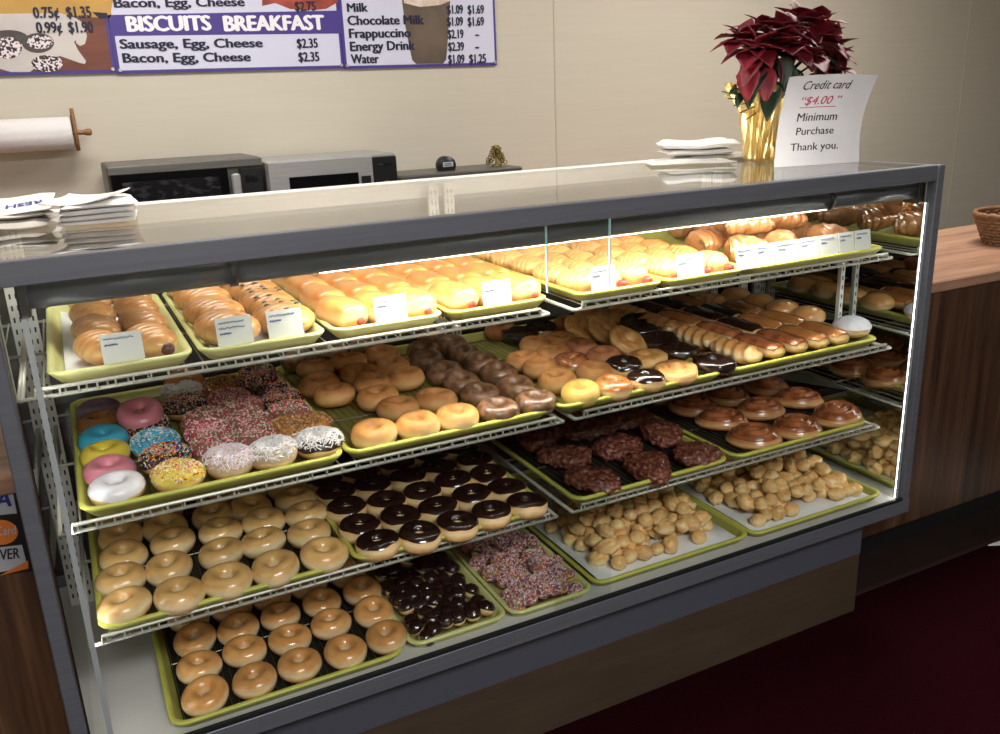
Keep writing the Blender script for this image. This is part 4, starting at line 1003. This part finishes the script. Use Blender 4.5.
for u, v, y, du, dv, L in ((752, 62, .37, -8, 34, .10), (760, 58, .37, -26, 26, .10), (768, 66, .36, -4, 34, .09), (812, 50, .36, 10, 34, .10), (836, 60, .40, 6, 36, .10), (778, 58, .36, 10, 36, .085)):
    p = ony(u, v, y); q = ony(u + du, v + dv, y - .02); its.append((L, L * .6, .3, p - Vector((PX, PY, ZT + .001)), q - p, .4))
leaves('bract', M['bract'], its, t)
b = MB()
for k in range(5): b.tube([Vector((-.02, 0, .15)), ony(748 + k * 4, 96 + k * 3, .40) - Vector((PX, PY, ZT)), ony(722 + k * 6, 92 + k * 7, .40) - Vector((PX, PY, ZT))], .0016, 5)
b.build('side_twigs', M['leaf'], t)

# credit card sign: a sheet of paper leaning on the pot, its right side curled
SA, SB = onz(774, 167.5, ZT + .0006), onz(859, 162, ZT + .0006)
SC, SD = ony(789.5, 77, .335), ony(878, 75.5, .262)
NS = (SB - SA).cross(SC - SA).normalized(); NS = -NS if NS.y > 0 else NS
def sheet(s, h, off=0):
    p = (SA * (1 - s) + SB * s) * (1 - h) + (SC * (1 - s) + SD * s) * h
    # sides bow inwards about half way up and the sheet bulges slightly
    p = p + (SB - SA).normalized() * (-.018 * sin(pi * h) * s - .008 * sin(pi * h) * (1 - s)) + NS * (.012 * sin(pi * s) * h + off)
    return p
t = thing('credit_card_sign', 'white paper sign about the credit card minimum leaning beside the poinsettia', 'sign', SA)
b = MB(); rowsA = [[sheet(i / 10, j / 10) - SA for i in range(11)] for j in range(11)]; rowsB = [[sheet(i / 10, j / 10, -.0005) - SA for i in range(11)] for j in range(11)]
b.grid(rowsA); b.grid(rowsB)
for i in (0, -1): b.grid([rowsA[i], rowsB[i]]); b.grid([[r2[i] for r2 in rowsA], [r2[i] for r2 in rowsB]])
b.build('paper_sheet', M['signpaper'], t, True)
def sign_line(b, body, s0, s1, h0, hh, shear=.0, bold=.008):
    vs, fs = text_mesh(body, bold, shear); a0 = min(v[0] for v in vs); a1 = max(v[0] for v in vs)
    b.add([sheet(s0 + (s1 - s0) * (x - a0) / (a1 - a0), h0 + y * hh / .72, .0006 + z) - SA for x, y, z in vs], fs)
for ln in (('Credit card', .18, .72, .835, .10, .25), ('Minimum', .20, .67, .485, .095), ('Purchase', .215, .66, .335, .085), ('Thank you.', .17, .735, .165, .085)):
    b = MB(); sign_line(b, *ln); b.build('lettering', M['blackink'], t)
b = MB(); sign_line(b, '“$4.00 ”', .20, .66, .665, .095, .2)
b.add([sheet(.2 + .42 * i / 8, .64 - k * .008, .0006) - SA for k in (0, 1) for i in range(9)], [(i, i + 1, i + 10, i + 9) for i in range(8)])
b.build('price_lettering', M['redink'], t)

# folded white paper bags
def bag(loc, wx, wy, th, rz, lab, seed, mat='paper', wav=.002, tilt=(0, 0), text=None, curl=0, name='paper_bag'):
    t = thing(name, lab, 'paper bag', loc, rz, None); t.rotation_euler = (tilt[0], tilt[1], rz)
    def zz(x, y): return wav * (sin(x * 40 + seed) + sin(y * 33 + seed * 2)) + curl * ((x / wx) ** 2 * 4)
    top = []; bot = []
    for j in range(13):
        ty = -1 + 2 * j / 12; rw = []; rb = []
        for i in range(13):
            tx = -1 + 2 * i / 12; x, y = tx * wx / 2, ty * wy / 2; e = (1 - abs(tx) ** 30) ** .5 * (1 - abs(ty) ** 30) ** .5
            rw.append((x, y, th / 2 + zz(x, y) + th / 2 * e)); rb.append((x, y, th / 2 + zz(x, y) * .6 - th / 2 * e))
        top.append(rw); bot.append(rb)
    b = MB(); b.grid(top); b.grid(bot)
    for i in (0, -1): b.grid([top[i], bot[i]]); b.grid([[r2[i] for r2 in top], [r2[i] for r2 in bot]])
    b.build('paper', M[mat], t, True)
    if text:
        tb2 = MB(); p0, p1, hh, body = text; vs, fs = text_mesh(body, .03); a0 = min(v[0] for v in vs); a1 = max(v[0] for v in vs); d = Vector(p1) - Vector(p0); n = Vector((-d.y, d.x)).normalized() * hh / .72
        vv = []
        for x, y, z in vs:
            q = Vector(p0) + d * ((x - a0) / (a1 - a0)) + n * y; vv.append((q.x, q.y, th + zz(q.x, q.y) + .0012 + z))
        tb2.add(vv, fs); tb2.build('lettering', M['blueprint'], t)
    return t
zt2 = ZT + .001
# left: two little piles
bag((-.09, .46, zt2), .27, .17, .016, R(-8), 'crumpled greyish paper bag under the printed bag at the left end', 1, 'kraft', .003)
bag((-.09, .46, zt2 + .018), .26, .16, .009, R(6), 'flat paper bag just below the printed bag at the left end', 2, 'kraft', .003)
bag((-.085, .50, zt2 + .031), .27, .2, .007, R(-4), 'white paper bag printed FRESH lying on the left pile', 3, 'paper', .002, (R(4), 0), ((.130, .0), (.052, -.004), .034, 'FRESH'), .003)
for k in range(4):
    bag((.128 + jit(.003), .425, zt2 + k * .0105), .135, .2, .0095, R(-6 + k * 2), 'folded white paper bag, %s of the neat left stack' % ('lowest', 'second from bottom', 'third from bottom', 'fourth from bottom')[k], 5 + k, 'paper', .0008)
bag((.11, .41, zt2 + .043), .12, .16, .004, R(-20), 'thin printed paper bag lying askew on the neat left stack', 11, 'paper', .003, (R(2), R(-3)), ((.045, .03), (.0, .036), .012, 'FRESH'), .004)
# right pile
bag((1.655, .53, zt2), .23, .18, .010, R(-28), 'flat white paper bag with a small blue mark at the bottom of the right pile', 21, 'paper', .0015, (0, 0), ((.02, -.05), (.07, -.05), .014, 'FRESH'))
bag((1.80, .60, zt2), .2, .16, .016, R(-20), 'brown edged stack of folded bags beside the gold pot', 22, 'kraft', .001)
bag((1.745, .61, zt2 + .018), .2, .16, .013, R(-24), 'thick folded white bag in the middle of the right pile', 23, 'paper', .001)
bag((1.75, .61, zt2 + .034), .22, .17, .020, R(-30), 'thick folded white bag on top of the right pile', 24, 'paper', .003)

# ------------------------------------------------------------------ behind the case
bc = thing('back_counter', 'long worktop along the back wall under the microwaves', 'counter', (0, 0, 0))
MB().bbox(-1.8, 4.0, 1.52, WY - .002, .957, .99, .003).build('worktop', M['ctrtop'], bc)
MB().box(-1.8, 4.0, 1.58, WY - .002, 0, .957).build('cabinet_body', M['ctrface'], bc)
def microwave(xa, xb, yf, zb, h, dep, label, kind):
    t = thing('microwave_oven', label, 'microwave', (xa, yf, zb)); wd = xb - xa
    MB().bbox(0, wd, .02, dep, .012, h, .005).build('casing', M['darksteel' if kind == 0 else 'steel'], t)
    ft = MB()
    for x in (.03, wd - .05):
        for y in (.04, dep - .06): ft.box(x, x + .02, y, y + .02, 0, .012)
    ft.build('feet', M['black'], t)
    if kind == 0:
        dr = MB().bbox(.006, wd * .76, 0, .02, .014, h - .008, .003).build('door', M['blackglass'], t)
        MB().bbox(.0, wd, -.002, .02, h - .03, h - .002, .003).build('top_trim', M['darksteel'], t)
        MB().box(.04, wd * .7, -.0015, 0, .05, h - .055).build('window', M['screen'], dr)
        MB().bbox(wd * .775, wd * .835, -.024, -.006, .05, h - .05, .005).build('handle', M['steel'], dr)
        cp = MB().bbox(wd * .84, wd - .004, 0, .02, .014, h - .035, .003).build('control_panel', M['black'], t)
        MB().box(wd * .87, wd * .96, -.001, 0, h - .085, h - .06).build('display', M['screen'], cp)
    else:
        dr = MB().bbox(.004, wd * .80, 0, .02, .014, h - .004, .003).build('door', M['steel'], t)
        MB().bbox(.075, wd * .68, -.002, 0, .06, h - .06, .0008).build('window', M['blackglass'], dr)
        MB().bbox(wd * .70, wd * .775, -.004, 0, .05, h - .075, .001).build('door_catch', M['black'], dr)
        cp = MB().bbox(wd * .80, wd - .004, 0, .02, .014, h - .01, .003).build('control_panel', M['black'], t)
        k = MB().lathe([(.0, 0), (.022, 0), (.02, .014), (.0, .015)], 20).build('dial', M['darksteel'], cp, True); k.rotation_euler = (pi / 2, 0, 0); k.location = (wd * .9, -.0005, h - .12)
        MB().box(wd * .84, wd * .95, -.001, 0, h - .045, h - .035).build('display', M['screen'], cp)
mz = .99
a, b2 = ony(106, 167, 1.72), ony(262, 163, 1.72); microwave(a.x, b2.x, 1.72, mz, a.z - mz, .34, 'black and steel microwave with a handle, the left of two', 0)
a, b2 = ony(266, 162.5, 1.72), ony(397, 154, 1.72); microwave(a.x, b2.x, 1.72, mz, a.z - mz + .002, .34, 'silver steel microwave with a dial, the right of two', 1)
a, b2 = ony(400, 176, 1.75), ony(521, 171, 1.75)
t = thing('warming_box', 'long low dark box on the back counter right of the microwaves', 'appliance', (a.x, 1.75, mz)); hh = a.z - mz; wd = b2.x - a.x
MB().bbox(0, wd, 0, .24, 0, hh - .02, .006).build('body', M['black'], t); MB().bbox(-.006, wd + .006, -.006, .25, hh - .02, hh, .006).build('lid', M['darksteel'], t)
p = ony(450, 177, 1.80)
t = thing('round_tin', 'round black tin with a white label on the dark box', 'tin', (p.x, 1.86, mz + hh)); t.rotation_euler = (pi / 2, 0, 0); t.location.z = mz + hh + .020
MB().lathe([(.0, 0), (.035, 0), (.036, .003), (.036, .045), (.034, .048), (.0, .048)], 28).build('tin', M['black'], t, True)
o = MB().box(-.022, .022, -.004, .014, .048, .0488).build('label_sticker', M['stickwhite'], t); b = MB(); b.box(-.016, .014, .006, .009, .0488, .0491); b.box(-.016, .016, .0, .003, .0488, .0491); b.build('print', M['blackink'], o)
# gold figurine
p = ony(497, 171, 1.84); t = thing('gold_tree_figurine', 'small gold filigree tree figurine on the dark box', 'figurine', (p.x, 1.84, mz + hh))
MB().lathe([(.0, 0), (.022, 0), (.02, .006), (.006, .012), (.004, .06), (.0, .062)], 16).build('stem', M['darkgold'], t, True)
b = MB(); rnd = random.Random(2); hT = ony(497, 143, 1.84).z - mz - hh
for k in range(46):
    f = (k + .5) / 46; z1 = .014 + f * (hT - .03); rr = .042 * (1 - f * .72); a = k * 2.4
    c = Vector((rr * cos(a) * rnd.uniform(.6, 1), rr * sin(a) * rnd.uniform(.6, 1), z1)); e1 = Vector((cos(a), sin(a), .3)).normalized(); e2 = Vector((rnd.uniform(-.4, .4), rnd.uniform(-.4, .4), 1)).normalized()
    b.tube([c + e1 * (.008 * cos(q)) + e2 * (.009 * sin(q)) for q in [2 * pi * w2 / 7 for w2 in range(8)]], .0024, 5)
b.build('filigree_leaves', M['darkgold'], t, True)
# paper towel roll on a wooden wall holder
A, B2 = ony(-60, 139, 2.0), ony(72, 133.5, 2.0); tz = (A.z + B2.z) / 2
t = thing('paper_towel_holder', 'wooden wall holder with a turned peg beside the menu', 'towel holder', (0, 2.0, tz))
xr = B2.x
for x, nm in ((xr + .006, 'end_plate'), (A.x - .02, 'end_plate')):
    b = MB(); L = [(x, .024 + -.05 * cos(a2) * .7, .012 + .078 * sin(a2) * (1 if sin(a2) > 0 else .8)) for a2 in [2 * pi * q / 28 for q in range(28)]]
    L = [(x, .02 + .038 * cos(a2), .01 + .072 * sin(a2)) for a2 in [2 * pi * q / 28 for q in range(28)]]
    b.poly(L, (.012, 0, 0)); b.build(nm, M['pinewood'], t, True)
MB().tube([(A.x - .05, 0, 0), (xr + .03, 0, 0), (xr + .036, 0, 0), (xr + .048, 0, 0), (xr + .06, 0, 0), (xr + .064, 0, 0)], .01, 14, [.008, .008, .008, .012, .012, .006]).build('peg', M['pinewood'], t, True)
MB().box(A.x - .02, xr + .018, .06, .098, -.05, .08).build('back_board', M['pinewood'], t) if False else None
b = MB()
for x in (xr + .006, A.x - .02): b.box(x, x + .012, .03, WY - 2.0 - .001, -.045, .06)
b.build('wall_bracket', M['pinewood'], t)
t = thing('paper_towel_roll', 'white quilted paper towel roll on the wooden wall holder', 'paper towel', (0, 2.0, tz))
mtq, nt, bb = newmat('quilted_paper'); bb.inputs['Base Color'].default_value = lin((218, 214, 214)); bb.inputs['Roughness'].default_value = .9
mp = mapped(nt, (1, 1, 1)); wv = N(nt, 'ShaderNodeTexWave', bands_direction='Z'); wv.inputs['Scale'].default_value = 12; wv.inputs['Distortion'].default_value = 3.5; wv.inputs['Detail Scale'].default_value = 14; nt.links.new(mp, wv.inputs[0]); bump(nt, bb, wv.outputs['Fac'], .25, .003)
rr = .055; xs2 = [A.x - .008, A.x - .006, xr - .002, xr]
b = MB(); L = []
for x, r in ((xs2[0], .02), (xs2[0], rr - .002), (xs2[1], rr), (xs2[2], rr), (xs2[3], rr - .002), (xs2[3], .02)): L.append([(x, r * cos(a2), r * sin(a2)) for a2 in [2 * pi * q / 40 for q in range(40)]])
b.loops(L, False, False, True).build('sheets', mtq, t, True)
MB().loops([[(x, r * cos(a2), r * sin(a2)) for a2 in [2 * pi * q / 24 for q in range(24)]] for x, r in ((xs2[0] + .002, .0198), (xs2[3] - .001, .0198), (xs2[3] - .001, .018), (xs2[0] + .002, .018))], False, False, True).build('cardboard_core', M['kraft'], t, True)

# menu board: three printed panels on the wall
MY = WY - .012
def mw(u, v, dy=0): return ony(u, v, MY - dy)
ZBOT = [ony(60, 74, MY).z, ony(230, 71, MY).z, ony(420, 67, MY).z]; XE = [ony(-90, 75, MY).x, ony(117, 73, MY).x, ony(344.5, 69.5, MY).x, ony(497.5, 66, MY).x]
ZTOP = ony(420, -40, MY).z
NM = (0, -1, 0)
def panel(i, label, face):
    t = thing('menu_panel', label, 'menu board', (0, 0, 0)); x0, x1, z0 = XE[i], XE[i + 1], ZBOT[i]
    MB().box(x0, x1 - .002, MY, WY - .001, z0, ZTOP).build('backing', M['purple'], t)
    MB().box(x0 + .012, x1 - .012, MY - .0008, MY, z0 + .011, ZTOP - .01).build('face', M[face], t)
    s = MB()
    for x in (x0 + .012, x1 - .012):
        for q in (0,): s.tube([(x, MY - .006, z0 + .012), (x, MY, z0 + .012)], .006, 10)
    s.build('screws', M['steel'], t); return t
FLAT = [0.001]
def flat(pts, nm, mat, par, dy=None):
    if dy is None: FLAT[0] += .00025; dy = FLAT[0]
    P = [mw(u, v) for u, v in pts]; P = [Vector((p.x, MY - dy, p.z)) for p in P]
    return MB().poly(P, (0, .0002, 0)).build(nm, M[mat], par)
def ell(cu, cv, a, b2, n=22, rot=0): return [(cu + a * cos(t2) * cos(rot) - b2 * sin(t2) * sin(rot), cv + a * cos(t2) * sin(rot) + b2 * sin(t2) * cos(rot)) for t2 in [2 * pi * q / n for q in range(n)]]
def mtext(par, lines, mat, bold=.042, dy=.0024):
    for body, u0, v0, u1, v1, hp in lines:
        b = MB(); p0, p1 = mw(u0, v0), mw(u1, v1); h = (mw(u0, v0 - hp) - p0).length
        p0.y = p1.y = MY - dy; lettering(b, body, p0, p1, h, NM, bold=bold)
        b.build('lettering', M[mat], par)
t = panel(0, 'left menu panel with a donut picture and cent prices', 'menubrown')
flat([(-80, -30), (118, -30), (110, 18), (85, 17), (60, 14), (-80, 16)], 'printed_backdrop', 'menuyellow', t)
flat([(-80, 15), (60, 13), (76, 18), (84, 24), (87, 36), (85, 44), (80, 46), (76, 43), (76, 40), (74, 42), (78, 50), (86, 61), (85, 64), (80, 63), (60, 56), (45, 60), (30, 72), (11, 72), (-10, 66), (-80, 70)], 'printed_plate', 'menuplate', t)
flat([(92, 12), (107, 13), (108, 18), (100, 19)], 'printed_ribbon', 'navy', t)
for cu, cv, a2, bb2, mm in ((8, 38, 20, 8, 'choc'), (38, 43, 16, 10, 'choc'), (8, 48, 14, 11, 'menudonut'), (40, 42, 13, 7, 'menudonut'), (47, 63.5, 16, 8.5, 'menudonut')): flat(ell(cu, cv, a2, bb2), 'printed_donut', mm, t)
mtext(t, [('0.75¢', 34, 18, 60, 17.5, 11), ('$1.35', 67, 17.5, 92, 17, 11), ('0.99¢', 37, 33, 63, 32.5, 11), ('$1.90', 69, 32.5, 94, 32, 11)], 'navy', dy=.0042)
t = panel(1, 'middle menu panel listing biscuits breakfast prices', 'lav')
FLAT[0] = .001
flat([(107.5, 15), (342, 10.5), (343.5, 33.5), (112, 36)], 'heading_band', 'purple', t)
flat([(262, -30), (330, -30), (338, 2), (326, 9), (315, 10), (290, 9), (275, 3), (262, 6)], 'printed_bacon', 'menubacon', t)
mtext(t, [('Bacon, Egg, Cheese', 114, 7.5, 245, 6, 9.5), ('$2.75', 295, 11, 316, 10.5, 9.5), ('Sausage, Egg, Cheese', 120, 48.5, 263, 47, 9.5), ('$2.35', 297, 48, 318, 47.5, 9.5), ('Bacon, Egg, Cheese', 123, 62.5, 251, 61, 9.5), ('$2.35', 298.5, 61.5, 319.5, 61, 9.5)], 'navy')
mtext(t, [('BISCUITS', 127, 31.5, 212, 30, 15.5), ('BREAKFAST', 224, 31, 325, 29.5, 15.5)], 'menuwhite', .06)
t = panel(2, 'right menu panel listing cold drinks with an iced cup picture', 'lav')
FLAT[0] = .001
mtext(t, [('Milk', 347, 12, 368, 11.5, 9), ('Chocolate Milk', 347.5, 25, 424, 24, 9.5), ('Frappuccino', 349, 38, 411, 37, 9.5), ('Energy Drink', 350, 51, 415, 49.5, 9.5), ('Water', 351, 63.5, 379, 63, 9.5),
          ('$1.09', 447, 14, 463, 13.5, 9), ('$1.69', 467.5, 14, 484, 13.5, 9), ('$1.09', 447, 26, 463, 25.5, 9), ('$1.69', 467.5, 26, 484, 25.5, 9), ('$2.19', 447.5, 38.5, 463.5, 38, 9), ('-', 475, 38, 479, 38, 9), ('$2.39', 448, 51, 464, 50.5, 9), ('-', 475, 50.5, 479, 50.5, 9), ('$1.09', 448, 63.5, 464.5, 63, 9), ('$1.25', 469, 63, 486, 62.5, 9)], 'navy', dy=.0024)
flat([(398, -30), (452, -30), (447, 50), (446, 60), (443, 63.5), (416, 64), (412, 60), (405, 25)], 'printed_cup', 'menucup', t)
flat([(399, -30), (451, -30), (450, 1), (440, 5), (420, 7), (404, 3)], 'printed_foam', 'menufoam', t)

# ------------------------------------------------------------------ side counters, basket, mat
def counter(name, xa, xb, yf, zt_, lab):
    t = thing(name, lab, 'counter', (xa, yf, 0)); wd = xb - xa
    MB().bbox(0, wd, 0, .62, zt_ - .035, zt_, .004).build('countertop', M['ctrtop'], t)
    MB().box(0, wd, .012, .60, .1, zt_ - .035).build('front_boards', M['ctrface'], t)
    MB().box(0, wd, .06, .58, 0, .1).build('toe_kick', M['kick'], t); return t
counter('wood_counter', X1 + .006, 4.2, .2, FL + .052, 'dark walnut counter with a lighter top right of the case')
counter('wood_counter', -1.9, X0 - .006, .2, FL + .012, 'dark walnut counter left of the case behind the card stickers')
p = onz(984, 250, FL + .052); BX, BY = p.x + .20, p.y + .03
t = thing('wicker_basket', 'brown wicker basket at the front of the right counter', 'basket', (BX, BY, FL + .053))
b = MB(); n = 40
for k in range(9):
    z1 = .004 + k * .0115; r1 = .085 + .0042 * k
    b.tube([((r1 + .003 * (1 if (q + k) % 2 else -1)) * cos(2 * pi * q / n) * 1.25, (r1 + .003 * (1 if (q + k) % 2 else -1)) * sin(2 * pi * q / n), z1) for q in range(n + 1)], .0062, 6)
b.build('weave', M['wicker'], t, True)
b = MB()
for q in range(20):
    a = 2 * pi * q / 20; b.tube([(.085 * cos(a) * 1.25, .085 * sin(a), 0), (.12 * cos(a) * 1.25, .12 * sin(a), .1)], .004, 5)
b.build('stakes', M['wicker'], t, True)
MB().tube([(.122 * cos(2 * pi * q / n) * 1.25, .122 * sin(2 * pi * q / n), .106 + .002 * sin(q * 3.1)) for q in range(n + 1)], .009, 8).build('rim', M['wicker'], t, True)
MB().lathe([(.0, 0), (.08, 0), (.082, .004), (.0, .005)], 24).build('base', M['wicker'], t)
p = onz(988, 546, .001); q = onz(1000, 551, .001)
t = tag(MB().poly([(0, 0, 0), (.5, -.02, 0), (.5, -.4, 0), (.14, -.34, 0), (.12, -.06, 0)], (0, 0, .004)).build('floor_paper', M['paper']), 'white sheet of paper on the dark carpet at the right edge', 'paper'); t.location = (p.x, p.y, .0015)
# card stickers on the left counter's front
cy = .2 + .011
t = thing('card_stickers', 'black strip of payment card stickers on the left counter front', 'sticker', (0, cy, 0))
P = lambda u, v: ony(u, v, cy)
def stk(pts, nm, mat, dy): 
    V = [P(u, v) for u, v in pts]; return MB().poly([Vector((p.x, -dy, p.z)) for p in V], (0, .0004, 0)).build(nm, M[mat], t)
stk([(-60, 486), (12, 480), (33, 571), (-45, 580)], 'backing_strip', 'stickblack', .001)
stk([(-50, 486), (11, 483), (17, 513), (-44, 519)], 'blue_lettered_card', 'stickwhite', .0016)
stk(ell(1, 532, 17, 12.5, 26), 'orange_disc', 'stickorange', .0016); stk(ell(-22, 534, 17, 12.5, 26), 'red_disc', 'sausage', .0018)
o = stk([(-46, 552), (22, 544.5), (28, 568), (-41, 577)], 'white_card', 'stickwhite', .0016); stk([(0, 575), (28, 560), (28.5, 568)], 'orange_corner', 'stickorange', .0022)
def slet(body, u0, v0, u1, v1, hp, mat, bold=.03, shear=0):
    b = MB(); p0, p1 = P(u0, v0), P(u1, v1); h = (P(u0, v0 - hp) - p0).length; p0.y = p1.y = -.0028; lettering(b, body, p0, p1, h, NM, bold=bold, shear=shear); b.build('lettering', M[mat], t)
slet('VISA', -34, 511, 12, 505, 17, 'stickblue', .03, .2); slet('MasterCard', -32, 538, 16, 533, 9, 'stickwhite', .01); slet('DISCOVER', -34, 563, 20, 557, 11, 'blackink', .03)
